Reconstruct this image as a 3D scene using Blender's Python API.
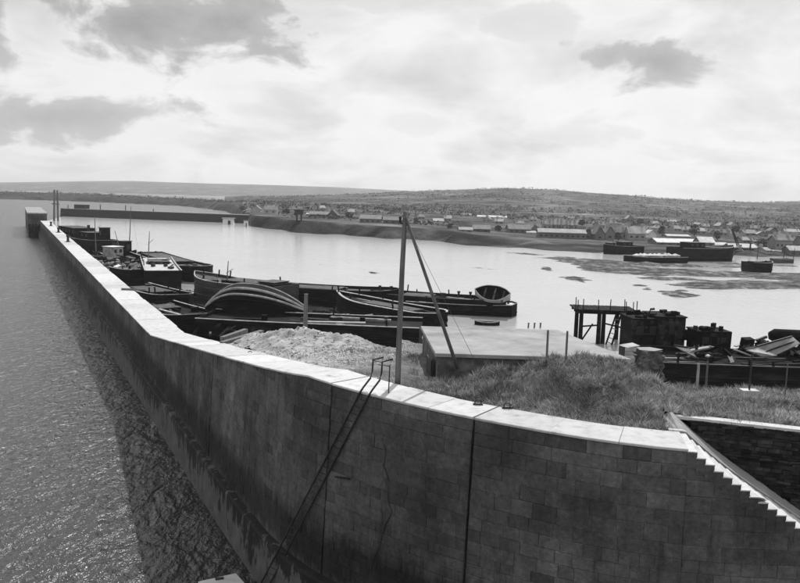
import bpy, math, random
import numpy as np
from mathutils import Vector, Matrix

for o in list(bpy.data.objects): bpy.data.objects.remove(o, do_unlink=True)
scn = bpy.context.scene
col = scn.collection
rng = random.Random(7)
nr = np.random.RandomState(7)

# ------------------------------------------------------------------ camera
EYE = 15.0
PITCH, ROLL = math.radians(6.74), math.radians(1.6)
cam = bpy.data.cameras.new('camera')
cam.lens = 36.0; cam.sensor_width = 36.0; cam.clip_start = 0.2; cam.clip_end = 20000
camo = bpy.data.objects.new('camera', cam); col.objects.link(camo)
camo.matrix_world = (Matrix.Translation((0, 0, EYE)) @ Matrix.Rotation(math.pi/2-PITCH, 4, 'X')
                     @ Matrix.Rotation(ROLL, 4, 'Z'))
scn.camera = camo
scn.render.resolution_x = 1024; scn.render.resolution_y = 746

# ------------------------------------------------------------------ sky and sun
SUN_AZ, SUN_EL = math.radians(13), math.radians(47)      # azimuth to the right of +Y
world = bpy.data.worlds.new('World'); scn.world = world; world.use_nodes = True
nt = world.node_tree; nt.nodes.clear()
def N(t, kind, **kw):
    n = t.nodes.new(kind)
    for k, v in kw.items(): setattr(n, k, v)
    return n
def L(t, a, b): t.links.new(a, b)
def math_(t, op, a, b=None, clamp=False):
    n = N(t, 'ShaderNodeMath', operation=op, use_clamp=clamp)
    for i, v in enumerate((a, b)):
        if v is None: continue
        if isinstance(v, (int, float)): n.inputs[i].default_value = v
        else: L(t, v, n.inputs[i])
    return n.outputs[0]
def ramp_(t, fac, stops):
    n = N(t, 'ShaderNodeValToRGB'); els = n.color_ramp.elements
    while len(els) < len(stops): els.new(0.5)
    for e, (p, v) in zip(els, stops): e.position = p; e.color = (v, v, v, 1)
    L(t, fac, n.inputs[0]); return n.outputs[0]
def noise_(t, vec, scale, detail=4, rough=.55, dist=0.0):
    n = N(t, 'ShaderNodeTexNoise'); n.inputs['Scale'].default_value = scale
    n.inputs['Detail'].default_value = detail; n.inputs['Roughness'].default_value = rough
    n.inputs['Distortion'].default_value = dist
    if vec is not None: L(t, vec, n.inputs['Vector'])
    return n.outputs[0]
sky = N(nt, 'ShaderNodeTexSky', sky_type='NISHITA', sun_disc=False)
sky.sun_elevation = SUN_EL; sky.sun_rotation = SUN_AZ; sky.air_density = 1.0; sky.dust_density = 2.0
bw = N(nt, 'ShaderNodeRGBToBW'); L(nt, sky.outputs[0], bw.inputs[0])     # a black-and-white photograph
tc = N(nt, 'ShaderNodeTexCoord')
sep = N(nt, 'ShaderNodeSeparateXYZ'); L(nt, tc.outputs['Generated'], sep.inputs[0])
vn = N(nt, 'ShaderNodeVectorMath', operation='NORMALIZE'); L(nt, tc.outputs['Generated'], vn.inputs[0])
sep = N(nt, 'ShaderNodeSeparateXYZ'); L(nt, vn.outputs[0], sep.inputs[0])
az_ = math_(nt, 'ARCTAN2', sep.outputs[0], sep.outputs[1]); el_ = math_(nt, 'ARCSINE', sep.outputs[2])
zz = math_(nt, 'ADD', math_(nt, 'MAXIMUM', sep.outputs[2], 0.0), 0.30)
cmb = N(nt, 'ShaderNodeCombineXYZ')
L(nt, math_(nt, 'DIVIDE', sep.outputs[0], zz), cmb.inputs[0]); L(nt, math_(nt, 'DIVIDE', sep.outputs[1], zz), cmb.inputs[1])
cl = noise_(nt, cmb.outputs[0], 2.1, 4, .55, .35)
cl2 = noise_(nt, cmb.outputs[0], 0.7, 3, .5)
c3 = N(nt, 'ShaderNodeCombineXYZ'); L(nt, az_, c3.inputs[0]); L(nt, math_(nt, 'MULTIPLY', el_, 1.8), c3.inputs[1])
edge = noise_(nt, c3.outputs[0], 9.0, 5, .58, .3)
cden = math_(nt, 'ADD', math_(nt, 'MULTIPLY', cl, 0.6), math_(nt, 'MULTIPLY', cl2, 0.4))
acc = ramp_(nt, cden, [(0.0, 0.0), (0.47, 0.0), (0.62, 0.45), (1.0, 0.8)])
# banks of cumulus: azimuth, elevation, half-widths (radians), weight; they repeat round the sky
CL = [(.285, .165, .085, .034, .82), (-.29, .190, .18, .055, .90), (-.52, .18, .10, .06, .80), (-.43, .078, .17, .034, .72), (.14, .21, .10, .026, .30),
      (.42, .235, .09, .03, .32), (.52, .15, .055, .06, .28), (.18, .075, .10, .018, .22), (-.12, .235, .2, .03, .3), (.02, .09, .06, .016, .15)]
wr = N(nt, 'ShaderNodeMath', operation='WRAP'); L(nt, az_, wr.inputs[0]); wr.inputs[1].default_value = .7; wr.inputs[2].default_value = -.7; az_ = wr.outputs[0]
for a0, e0, sa_, se_, w_ in CL:
    dx_ = math_(nt, 'DIVIDE', math_(nt, 'SUBTRACT', az_, a0), sa_); dy_ = math_(nt, 'DIVIDE', math_(nt, 'SUBTRACT', el_, e0), se_)
    r2 = math_(nt, 'SQRT', math_(nt, 'ADD', math_(nt, 'MULTIPLY', dx_, dx_), math_(nt, 'MULTIPLY', dy_, dy_)))
    fm = math_(nt, 'ADD', math_(nt, 'SUBTRACT', 1.0, r2), math_(nt, 'MULTIPLY', math_(nt, 'SUBTRACT', edge, .5), 3.4))
    acc = math_(nt, 'MAXIMUM', acc, math_(nt, 'MULTIPLY', ramp_(nt, fm, [(0, 0), (.12, .10), (.42, .75), (1, 1)]), w_))
CLOUD = math_(nt, 'ADD', math_(nt, 'MULTIPLY', acc, -6.6), math_(nt, 'ADD', 9.2, math_(nt, 'MULTIPLY', math_(nt, 'SUBTRACT', edge, .5), 2.2)))
mixs = N(nt, 'ShaderNodeMix', data_type='FLOAT'); mixs.inputs[0].default_value = 0.9
L(nt, bw.outputs[0], mixs.inputs[2]); L(nt, CLOUD, mixs.inputs[3])
bg = N(nt, 'ShaderNodeBackground'); bg.inputs[1].default_value = 0.1
wo = N(nt, 'ShaderNodeOutputWorld'); L(nt, mixs.outputs[0], bg.inputs[0]); L(nt, bg.outputs[0], wo.inputs[0])

sun = bpy.data.lights.new('sun', 'SUN'); sun.energy = 4.0; sun.angle = math.radians(0.6); sun.color = (1, 1, 1)
suno = bpy.data.objects.new('sun', sun); col.objects.link(suno)
sd = Vector((math.sin(SUN_AZ)*math.cos(SUN_EL), math.cos(SUN_AZ)*math.cos(SUN_EL), math.sin(SUN_EL)))
suno.rotation_euler = sd.to_track_quat('Z', 'Y').to_euler(); suno.location = (0, 0, 60)
scn.view_settings.view_transform = 'Standard'; scn.view_settings.look = 'None'
scn.view_settings.exposure = 0.0; scn.view_settings.gamma = 1.0
scn.view_settings.use_curve_mapping = False

# ------------------------------------------------------------------ helpers
_MI = np.array(camo.matrix_world.to_3x3())
def ray(x, y): return _MI @ np.array([(x-400)/800., -(y-291.5)/800., -1.])
def at(x, y, z=0.0):
    """survey: the ground point, at height z, that lies under a spot of the photograph"""
    d = ray(x, y); t = (z-EYE)/d[2]; return Vector((d[0]*t, d[1]*t, z))
def proj(p):
    q = _MI.T @ (np.array(p, float)-np.array([0, 0, EYE])); return 400+800*q[0]/-q[2], 291.5-800*q[1]/-q[2]
def sstep(a, b, x):
    t = np.clip((np.asarray(x, float)-a)/(b-a), 0, 1); return t*t*(3-2*t)

class MB:
    def __init__(s): s.v = []; s.f = []; s.t = []; s.tone = 1.0
    def face(s, *pts):
        i = len(s.v); s.v += [tuple(p) for p in pts]; s.f.append(tuple(range(i, i+len(pts)))); s.t.append(s.tone); return s
    def add(s, vs, fs):
        i = len(s.v); s.v += [tuple(p) for p in vs]
        for f in fs: s.f.append(tuple(k+i for k in f)); s.t.append(s.tone)
        return s
    def box(s, c, d, rz=0.0, rx=0.0, ry=0.0, taper=1.0):
        m = Matrix.Translation(c) @ Matrix.Rotation(rz, 4, 'Z') @ Matrix.Rotation(ry, 4, 'Y') @ Matrix.Rotation(rx, 4, 'X')
        x, y, z = d[0]/2, d[1]/2, d[2]/2
        vs = [m @ Vector(p) for p in [(-x,-y,-z),(x,-y,-z),(x,y,-z),(-x,y,-z),(-x*taper,-y*taper,z),(x*taper,-y*taper,z),(x*taper,y*taper,z),(-x*taper,y*taper,z)]]
        return s.add(vs, [(0,3,2,1),(4,5,6,7),(0,1,5,4),(1,2,6,5),(2,3,7,6),(3,0,4,7)])
    def bar(s, p, q, w, h=None, up=(0,0,1)):
        p, q = Vector(p), Vector(q); h = h or w; d = (q-p).normalized(); u = Vector(up)
        if abs(d.dot(u)) > .98: u = Vector((0, 1, 0))
        sd_ = d.cross(u).normalized()*w/2; u2 = sd_.cross(d).normalized()*h/2
        vs = [e+a*sd_+b*u2 for e in (p, q) for a, b in ((-1,-1),(1,-1),(1,1),(-1,1))]
        return s.add(vs, [(3,2,1,0),(4,5,6,7),(0,1,5,4),(1,2,6,5),(2,3,7,6),(3,0,4,7)])
    def tube(s, pts, r, n=8, cap=True):
        pts = [Vector(p) for p in pts]; rs = r if isinstance(r, (list, tuple)) else [r]*len(pts)
        vs = []; k = len(pts)
        for i, p in enumerate(pts):
            d = (pts[min(i+1, k-1)]-pts[max(i-1, 0)]).normalized()
            u = Vector((0, 0, 1)) if abs(d.z) < .9 else Vector((1, 0, 0))
            a = d.cross(u).normalized(); b = a.cross(d)
            for j in range(n):
                t = 2*math.pi*j/n; vs.append(p+rs[i]*(math.cos(t)*a+math.sin(t)*b))
        fs = [(i*n+j, i*n+(j+1) % n, (i+1)*n+(j+1) % n, (i+1)*n+j) for i in range(k-1) for j in range(n)]
        if cap: fs += [tuple(range(n-1, -1, -1)), tuple((k-1)*n+j for j in range(n))]
        return s.add(vs, fs)
    def loft(s, secs, closed=False, capa=False, capb=False):
        n = len(secs[0]); vs = [p for q in secs for p in q]; m = n if closed else n-1
        fs = [(i*n+j, i*n+(j+1) % n, (i+1)*n+(j+1) % n, (i+1)*n+j) for i in range(len(secs)-1) for j in range(m)]
        if capa: fs.append(tuple(range(n-1, -1, -1)))
        if capb: fs.append(tuple((len(secs)-1)*n+j for j in range(n)))
        return s.add(vs, fs)
    def rock(s, c, r, sq=(1,1,1)):
        a = rng.random()*6.28; P = []
        for z, k, rr in ((-.6, 5, .75), (.25, 5, 1.0)):
            for j in range(k):
                t = a+j*2*math.pi/k+z; q = rr*rng.uniform(.75, 1.15)
                P.append((c[0]+r*sq[0]*q*math.cos(t), c[1]+r*sq[1]*q*math.sin(t), c[2]+r*sq[2]*z*rng.uniform(.8, 1.1)))
        P.append((c[0], c[1], c[2]+r*sq[2]*rng.uniform(.7, .95)))
        F_ = [(j, (j+1) % 5, 5+(j+1) % 5, 5+j) for j in range(5)]+[(5+j, 5+(j+1) % 5, 10) for j in range(5)]
        return s.add(P, F_)
    def build(s, name, mat, parent=None, smooth=False, loc=None):
        me = bpy.data.meshes.new(name); me.from_pydata([tuple(map(float, p)) for p in s.v], [], s.f)
        at_ = me.attributes.new('tone', 'FLOAT', 'FACE'); at_.data.foreach_set('value', np.array(s.t, dtype=np.float32))
        if smooth: me.polygons.foreach_set('use_smooth', [True]*len(me.polygons))
        me.materials.append(M[mat]); me.update()
        o = bpy.data.objects.new(name, me); col.objects.link(o)
        if parent is not None: o.parent = parent
        if loc is not None: o.location = loc
        return o
def npmesh(name, V, Fq, mat, tone=None, smooth=False):
    me = bpy.data.meshes.new(name); V = np.asarray(V, np.float32); Fq = np.asarray(Fq, np.int32); k = Fq.shape[1]
    me.vertices.add(len(V)); me.vertices.foreach_set('co', V.ravel())
    me.loops.add(Fq.size); me.loops.foreach_set('vertex_index', Fq.ravel())
    me.polygons.add(len(Fq)); me.polygons.foreach_set('loop_start', np.arange(0, Fq.size, k, dtype=np.int32))
    at_ = me.attributes.new('tone', 'FLOAT', 'FACE')
    at_.data.foreach_set('value', np.ones(len(Fq), np.float32) if tone is None else np.asarray(tone, np.float32))
    me.update(calc_edges=True); me.validate()
    if smooth: me.polygons.foreach_set('use_smooth', np.ones(len(Fq), bool))
    me.materials.append(M[mat]); o = bpy.data.objects.new(name, me); col.objects.link(o); return o
def tag(o, label, cat, group=None):
    o['label'] = label; o['category'] = cat
    if group: o['group'] = group
    return o
def thing(name, label, cat, loc=(0,0,0), rz=0.0, group=None):
    o = bpy.data.objects.new(name, None); col.objects.link(o); o.location = loc; o.rotation_euler = (0, 0, rz)
    o.empty_display_size = .3; return tag(o, label, cat, group)
def struct(o): o['kind'] = 'structure'; return o
def stuff(o): o['kind'] = 'stuff'; return o

# ------------------------------------------------------------------ materials (all neutral: the place is seen in black and white)
M = {}
def mat(name, stops, scale=2.0, rough=.85, bump=.3, bscale=None, stretch=(1,1,1), detail=6, tone=True, coord='Object', spec=.3, bdist=.03):
    m = bpy.data.materials.new(name); m.use_nodes = True; t = m.node_tree; b = t.nodes['Principled BSDF']
    tcn = N(t, 'ShaderNodeTexCoord'); mpn = N(t, 'ShaderNodeMapping'); mpn.inputs['Scale'].default_value = stretch
    L(t, tcn.outputs[coord], mpn.inputs[0])
    if coord == 'Object' and tone:
        oi = N(t, 'ShaderNodeObjectInfo'); L(t, math_(t, 'MULTIPLY', oi.outputs['Random'], 31.0), mpn.inputs['Location'])
    f = noise_(t, mpn.outputs[0], scale, detail, .6)
    c = ramp_(t, f, stops)
    if tone:
        a = N(t, 'ShaderNodeAttribute', attribute_name='tone'); mx = N(t, 'ShaderNodeVectorMath', operation='SCALE')
        L(t, c, mx.inputs[0]); L(t, a.outputs['Fac'], mx.inputs['Scale']); c = mx.outputs[0]
    L(t, c, b.inputs['Base Color']); b.inputs['Roughness'].default_value = rough
    b.inputs['Specular IOR Level'].default_value = spec
    if bump:
        bn = N(t, 'ShaderNodeBump'); bn.inputs['Strength'].default_value = bump; bn.inputs['Distance'].default_value = bdist
        L(t, noise_(t, mpn.outputs[0], bscale or scale*6, 5, .6), bn.inputs['Height']); L(t, bn.outputs[0], b.inputs['Normal'])
    m['c'] = 1; M[name] = m; return m, t, b, c, tcn

def water(name, s1, s2, bump, rough, base, w2=.35, sss=0):
    m = bpy.data.materials.new(name); m.use_nodes = True; t = m.node_tree; b = t.nodes['Principled BSDF']
    b.inputs['Base Color'].default_value = (base, base, base, 1); b.inputs['IOR'].default_value = 1.33
    b.inputs['Roughness'].default_value = rough; b.inputs['Specular IOR Level'].default_value = .5
    tcn = N(t, 'ShaderNodeTexCoord'); mpn = N(t, 'ShaderNodeMapping'); L(t, tcn.outputs['Object'], mpn.inputs[0])
    mpn.inputs['Rotation'].default_value = (0, 0, math.radians(-28)); mpn.inputs['Scale'].default_value = (1.0, .55, 1)
    a = noise_(t, mpn.outputs[0], s1, 3, .55, .6); c = noise_(t, mpn.outputs[0], s2, 4, .6, .3); d = noise_(t, tcn.outputs['Object'], .05, 3, .5)
    hgt = math_(t, 'ADD', math_(t, 'MULTIPLY', a, 1.0), math_(t, 'MULTIPLY', c, w2))
    bn = N(t, 'ShaderNodeBump'); bn.inputs['Distance'].default_value = .35
    L(t, hgt, bn.inputs['Height']); L(t, math_(t, 'MULTIPLY', math_(t, 'ADD', d, .25), bump), bn.inputs['Strength'])
    L(t, bn.outputs[0], b.inputs['Normal']); M[name] = m
    if sss: b.inputs['Subsurface Weight'].default_value = 1.0; b.inputs['Subsurface Radius'].default_value = (1, 1, 1); b.inputs['Subsurface Scale'].default_value = sss

water('sea_water', .55, 2.3, 1.9, .24, .03, .55)
water('calm_water', .6, 2.4, .24, .14, .40, .5)
mat('coping', [(.27, .26), (.38, .44), (.5, .51), (.75, .57)], 2.6, .9, .25, 9)
mat('concrete', [(.3, .17), (.45, .25), (.6, .30), (.75, .36)], .9, .9, .3, 8)
mat('dark_concrete', [(.3, .04), (.5, .09), (.7, .17)], 2.2, .92, .9, 9)
mat('pole_wood', [(.3, .07), (.5, .13), (.7, .19)], 3, .85, .4, 20, (4, 4, .35))
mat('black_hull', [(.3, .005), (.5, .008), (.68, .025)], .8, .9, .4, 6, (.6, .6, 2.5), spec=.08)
mat('grey_hull', [(.3, .025), (.5, .05), (.7, .09)], .8, .8, .4, 6, (.5, .5, 3))
mat('pale_timber', [(.3, .20), (.5, .34), (.7, .5)], 1.6, .85, .3, 8)
mat('deck_timber', [(.3, .02), (.5, .045), (.7, .12)], 1.2, .85, .4, 8)
mat('iron', [(.3, .012), (.5, .022), (.7, .04)], 4, .6, .2, 20)
mat('rust_plate', [(.3, .012), (.5, .025), (.7, .06)], 1.5, .7, .3, 8)
mat('pale_plate', [(.3, .28), (.5, .42), (.7, .55)], 1.2, .6, .2, 8)
mat('rubble', [(.3, .010), (.5, .022), (.7, .05)], 2.5, .92, .8, 9)
def foot_mat():
    m, t, b, c, tcn = mat('footing', [(.3, .06), (.5, .085), (.7, .12)], 1.6, .9, .8, 7, tone=False)
    sp = N(t, 'ShaderNodeSeparateXYZ'); L(t, tcn.outputs['Object'], sp.inputs[0])
    mp_ = N(t, 'ShaderNodeMapping'); mp_.inputs['Scale'].default_value = (1, 1, .35); L(t, tcn.outputs['Object'], mp_.inputs[0])
    n1 = noise_(t, mp_.outputs[0], 2.2, 7, .72); n2 = noise_(t, tcn.outputs['Object'], .35, 3, .5)
    k = math_(t, 'ADD', math_(t, 'ADD', math_(t, 'MULTIPLY', sp.outputs[2], -.20), math_(t, 'MULTIPLY', n1, 1.5)), math_(t, 'MULTIPLY', n2, .8))
    weed = ramp_(t, math_(t, 'SUBTRACT', k, .28), [(.50, .16), (.56, .24), (.60, 1.0), (1, 1.1)])
    v = N(t, 'ShaderNodeVectorMath', operation='MULTIPLY'); L(t, c, v.inputs[0]); L(t, weed, v.inputs[1]); L(t, v.outputs[0], b.inputs['Base Color'])
foot_mat()
mat('grass', [(.3, .17), (.5, .28), (.7, .42)], 3, .9, 0)
mat('gravel', [(.3, .30), (.5, .42), (.7, .55)], 1.5, .95, .2)
mat('white_paint', [(.3, .62), (.5, .7), (.7, .78)], 1.5, .8, .1)
mat('house_wall', [(.3, .24), (.5, .3), (.7, .36)], .4, .9, 0)
mat('house_roof', [(.3, .14), (.5, .19), (.7, .25)], .5, .85, 0)
mat('window_dark', [(.3, .02), (.7, .03)], 1, .3, 0)
mat('mud', [(.36, .03), (.46, .065), (.54, .10), (.64, .22)], .45, .95, .6, 2.0, (1, 1, 1), tone=False, spec=.08, bdist=.1)
mat('tree', [(.3, .06), (.5, .085), (.7, .12)], .5, .9, 0)
mat('bark', [(.3, .03), (.7, .06)], 2, .9, 0)
def far_mat():
    m, t, b, c, tcn = mat('far_land', [(.30, .045), (.46, .075), (.54, .10), (.70, .17)], .011, .95, .8, .12, (1, .45, 1), tone=True, bdist=2.5)
    f1 = ramp_(t, noise_(t, tcn.outputs['Object'], .09, 6, .7), [(.34, .35), (.48, .9), (.58, 1.15), (.7, 1.7)])
    mp_ = N(t, 'ShaderNodeMapping'); mp_.inputs['Scale'].default_value = (.012, .02, .02); L(t, tcn.outputs['Object'], mp_.inputs[0])
    vo = N(t, 'ShaderNodeTexVoronoi', feature='DISTANCE_TO_EDGE'); L(t, mp_.outputs[0], vo.inputs['Vector']); vo.inputs['Scale'].default_value = 1.0
    hed = ramp_(t, vo.outputs['Distance'], [(.0, .3), (.035, .45), (.07, 1.0), (1, 1)])
    vc = N(t, 'ShaderNodeTexVoronoi'); L(t, mp_.outputs[0], vc.inputs['Vector']); fld = ramp_(t, vc.outputs['Color'], [(.2, .7), (.8, 1.5)])
    for q in (f1, hed, fld):
        v = N(t, 'ShaderNodeVectorMath', operation='MULTIPLY'); L(t, c, v.inputs[0]); L(t, q, v.inputs[1]); c = v.outputs[0]
    L(t, c, b.inputs['Base Color']); b.inputs['Specular IOR Level'].default_value = .05
far_mat()

# ground of the bank: soil, dry grass and pale gravel where the made ground is bare
def ground_mat():
    m, t, b, c, tcn = mat('ground', [(.3, .05), (.5, .10), (.7, .18)], 1.3, .95, .7, 7)
    a = N(t, 'ShaderNodeAttribute', attribute_name='bare')
    mx = N(t, 'ShaderNodeMix', data_type='RGBA')
    pale = ramp_(t, noise_(t, tcn.outputs['Object'], 2.2, 7, .65), [(.3, .12), (.48, .27), (.7, .46)])
    L(t, math_(t, 'MULTIPLY', a.outputs['Fac'], 1.0, True), mx.inputs[0]); L(t, c, mx.inputs[6]); L(t, pale, mx.inputs[7])
    L(t, mx.outputs[2], b.inputs['Base Color'])
ground_mat()

# wall stone: tone per block, rain streaks, and the dark weed line the tide leaves above the footing
def wall_mat():
    m, t, b, c, tcn = mat('wall_stone', [(.3, .058), (.5, .088), (.7, .13)], .5, .9, .9, 11, tone=True, coord='Object')
    sp = N(t, 'ShaderNodeSeparateXYZ'); L(t, tcn.outputs['Object'], sp.inputs[0])
    st = N(t, 'ShaderNodeMapping'); st.inputs['Scale'].default_value = (1.6, 1.6, .12); L(t, tcn.outputs['Object'], st.inputs[0])
    streak = ramp_(t, noise_(t, st.outputs[0], 1.3, 6, .65), [(.30, .6), (.45, .95), (.6, 1.05), (.74, 1.35)])
    wz = math_(t, 'ADD', sp.outputs[2], math_(t, 'MULTIPLY', math_(t, 'SUBTRACT', noise_(t, st.outputs[0], 1.7, 4, .6), .5), 1.5))
    weed = ramp_(t, math_(t, 'DIVIDE', wz, 10.0), [(.20, .55), (.23, .22), (.33, .25), (.40, .95), (1.0, 1.0)])
    for q in (ramp_(t, noise_(t, tcn.outputs['Object'], 7.0, 8, .75), [(.32, .55), (.46, .92), (.56, 1.1), (.68, 1.55)]), ramp_(t, noise_(t, tcn.outputs['Object'], .23, 5, .6), [(.34, .55), (.5, 1.0), (.66, 1.35)])):
        v = N(t, 'ShaderNodeVectorMath', operation='MULTIPLY'); L(t, c, v.inputs[0]); L(t, q, v.inputs[1]); c = v.outputs[0]
    mx = N(t, 'ShaderNodeVectorMath', operation='MULTIPLY'); L(t, c, mx.inputs[0]); L(t, streak, mx.inputs[1])
    my = N(t, 'ShaderNodeVectorMath', operation='MULTIPLY'); L(t, mx.outputs[0], my.inputs[0]); L(t, weed, my.inputs[1])
    L(t, my.outputs[0], b.inputs['Base Color'])
    for l in list(t.links):                                   # world coordinates: pieces carry no offset of their own
        if l.to_node.type == 'MAPPING' and l.to_socket.name == 'Location': t.links.remove(l)
wall_mat()

# ------------------------------------------------------------------ the breakwater's line in plan
U0 = np.array([-17.73, 54.64]); UD = np.array([.441, -.897]); UD = UD/np.linalg.norm(UD)
ctrl = [tuple(U0+UD*u) for u in list(range(-205, 21, 15))+[22]]
ctrl += [(-5.45, 29.9), (-3.95, 27.4), (-2.75, 26.0), (-1.55, 24.85), (-.4, 23.8), (.85, 22.85), (2.05, 22.0), (4.13, 20.75),
         (5.3, 20.2), (6.6, 19.75), (8.2, 19.42), (10, 19.35), (14, 19.3), (19, 19.3), (24, 19.3)]
ctrl = np.array(ctrl, float)
def catmull(P, n=24):
    P = np.vstack([2*P[0]-P[1], P, 2*P[-1]-P[-2]]); out = []
    for i in range(1, len(P)-2):
        for t in np.linspace(0, 1, n, endpoint=False):
            a, b, c, d = P[i-1:i+3]
            out.append(.5*((2*b)+(-a+c)*t+(2*a-5*b+4*c-d)*t*t+(-a+3*b-3*c+d)*t**3))
    out.append(P[-2]); return np.array(out)
cv = catmull(ctrl)
sl = np.concatenate([[0], np.cumsum(np.linalg.norm(np.diff(cv, axis=0), axis=1))])
SS = np.arange(0, sl[-1], .25); CX = np.interp(SS, sl, cv[:, 0]); CY = np.interp(SS, sl, cv[:, 1])
k = 9; ker = np.ones(k)/k
CX[k:-k] = np.convolve(CX, ker, 'same')[k:-k]; CY[k:-k] = np.convolve(CY, ker, 'same')[k:-k]
SEND = SS[-1]
TX, TY = np.gradient(CX), np.gradient(CY); ln = np.hypot(TX, TY); TX /= ln; TY /= ln
def P2(s, off):                                   # off metres inwards from the footing's line
    x, y = np.interp(s, SS, CX), np.interp(s, SS, CY); tx, ty = np.interp(s, SS, TX), np.interp(s, SS, TY)
    return x-ty*off, y+tx*off
S_CORNER = 205.0
S_RAMP = float(SS[np.argmin(np.abs(CY-27.1)+(CX < -8)*99)])
S_STAIR = float(SS[np.argmin(np.abs(CX-7.55)+(CY > 30)*99)])
ZF, ZN, RISE, TREAD, NST = 5.0, 8.7, .155, .245, 28
def T(s): return float(np.interp(s, [0, S_CORNER, S_RAMP, S_STAIR, S_STAIR+NST*TREAD], [ZF, ZF, ZN, ZN, ZN-NST*RISE]))
def W(s): return float(np.interp(s, [0, S_CORNER, S_RAMP, S_RAMP+6, SEND], [2.45, 2.4, 1.75, 1.55, 1.6]))
def off(z): return .28+.05*z
SEAMS = []
for px, py in ((213, 351), (331, 383), (475, 417.5)):
    best = min(SS[SS > 190], key=lambda s: (proj((*P2(s, off(T(s))), T(s)))[0]-px)**2); SEAMS.append(float(best))
COPH = .07
def cell_mesh(mb, s0, s1, z0a, z1a, z0b, z1b, depth, c=.012, g=.004, proud=0.0):
    """one dressed block: chamfered front face, sides and back"""
    def pt(s, z, d): x, y = P2(s, off(z)+d-proud); return (x, y, z)
    jt = lambda: rng.uniform(-.35, 1)*c
    fr = [pt(s0+c+jt(), z0a+c+jt(), jt()*.4), pt(s1-c-jt(), z0b+c+jt(), jt()*.4), pt(s1-c-jt(), z1b-c-jt(), jt()*.4), pt(s0+c+jt(), z1a-c-jt(), jt()*.4)]
    ri = [pt(s0+g, z0a+g, c), pt(s1-g, z0b+g, c), pt(s1-g, z1b-g, c), pt(s0+g, z1a-g, c)]
    bk = [pt(s0+g, z0a+g, depth), pt(s1-g, z0b+g, depth), pt(s1-g, z1b-g, depth), pt(s0+g, z1a-g, depth)]
    mb.add(fr+ri+bk, [(0,1,2,3)]+[(a, 4+a, 4+(a+1) % 4, (a+1) % 4) for a in range(4)]
           + [(4+a, 8+a, 8+(a+1) % 4, 4+(a+1) % 4) for a in range(4)]+[(11,10,9,8)])

bw_ = thing('breakwater', 'long stone breakwater with pale coping, curving past the steps and running out to sea', 'breakwater', (0, 0, 0))
S_BLK = 196.0
# far face and core
def strip(name, sa, sb, step, secf, m):
    n = max(2, int((sb-sa)/step)); mb = MB(); mb.loft([secf(s) for s in np.linspace(sa, sb, n)], closed=True, capa=True, capb=True)
    return mb.build(name, m, bw_)
def sec_far(s):
    t = T(s)-COPH; pts = []
    for z in (1.0, t): x, y = P2(s, off(z)); pts.append((x, y, z))
    for z in (t, 1.0): x, y = P2(s, off(t)+W(s)); pts.append((x, y, z))
    return pts
strip('wall_face', 0, S_BLK, 4, sec_far, 'wall_stone')
def sec_core(s):
    t = T(s)-COPH-.01-(.2 if s > S_STAIR-.3 else 0); pts = []
    for z in (1.0, t): x, y = P2(s, off(z)+.16); pts.append((x, y, z))
    for z in (t, 1.0): x, y = P2(s, off(t)+W(s)); pts.append((x, y, z))
    return pts
strip('core', S_BLK+.02, SEND, .5, sec_core, 'wall_stone')
def sec_foot(s):
    pts = []
    for z, d in ((-1.5, -.05), (1.9, .05), (2.0, .12), (2.0, .9), (-1.5, .9)): x, y = P2(s, d); pts.append((x, y, z))
    return pts
strip('footing', 0, SEND, 1.0, sec_foot, 'footing')
# blocks
cells = []; z = 2.0; row = 0
while z < ZN:
    h = rng.uniform(.37, .46) if z > 5.6 else rng.uniform(.30, .38); z1 = z+h; s = S_BLK; seg = sorted(list(SEAMS)+[S_STAIR])+[SEND-.3]; si = 0
    while si < len(seg) and seg[si] < s: si += 1
    s += rng.uniform(0, .6); first = S_BLK
    cur = first
    while cur < SEND-.5:
        ln_ = rng.choice([rng.uniform(.5, .8), rng.uniform(.65, 1.0), rng.uniform(.9, 1.3)]) if z > 5.6 else rng.uniform(.36, .72)
        nx = cur+ln_; gap = 0
        if si < len(seg) and nx > seg[si]-.3: nx = seg[si]; gap = .10 if si == 0 else (0 if seg[si] == S_STAIR else .04); si += 1
        a, b = cur, nx-gap
        lim_a, lim_b = T(a)-COPH, T(b)-COPH
        if b > S_STAIR+.01: lim_a -= .17; lim_b -= .17
        za, zb = min(z1, lim_a), min(z1, lim_b)
        if za-z > .07 and zb-z > .07: cells.append((a, b, z, za, zb))
        elif za-z > .02 or zb-z > .02: cells.append((a, b, z, max(za, z+.012), max(zb, z+.012)))
        cur = nx+(gap*.5 if gap > .05 else gap)
    z = z1; row += 1
def psize(c):
    a, b, z0, za, zb = c; m = .5*(a+b); zm = z0+.5*(za-z0)
    q = [proj((*P2(s, off(zz_)), zz_)) for s, zz_ in ((a, z0), (b, z0), (b, zb), (a, za))]
    ar = abs(sum(q[i][0]*q[(i+1) % 4][1]-q[(i+1) % 4][0]*q[i][1] for i in range(4)))/2
    cx = sum(p[0] for p in q)/4; cy = sum(p[1] for p in q)/4
    return ar if (-10 < cx < 812 and cy < 592) else ar*.01
cells.sort(key=psize, reverse=True)
rest = MB()
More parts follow.
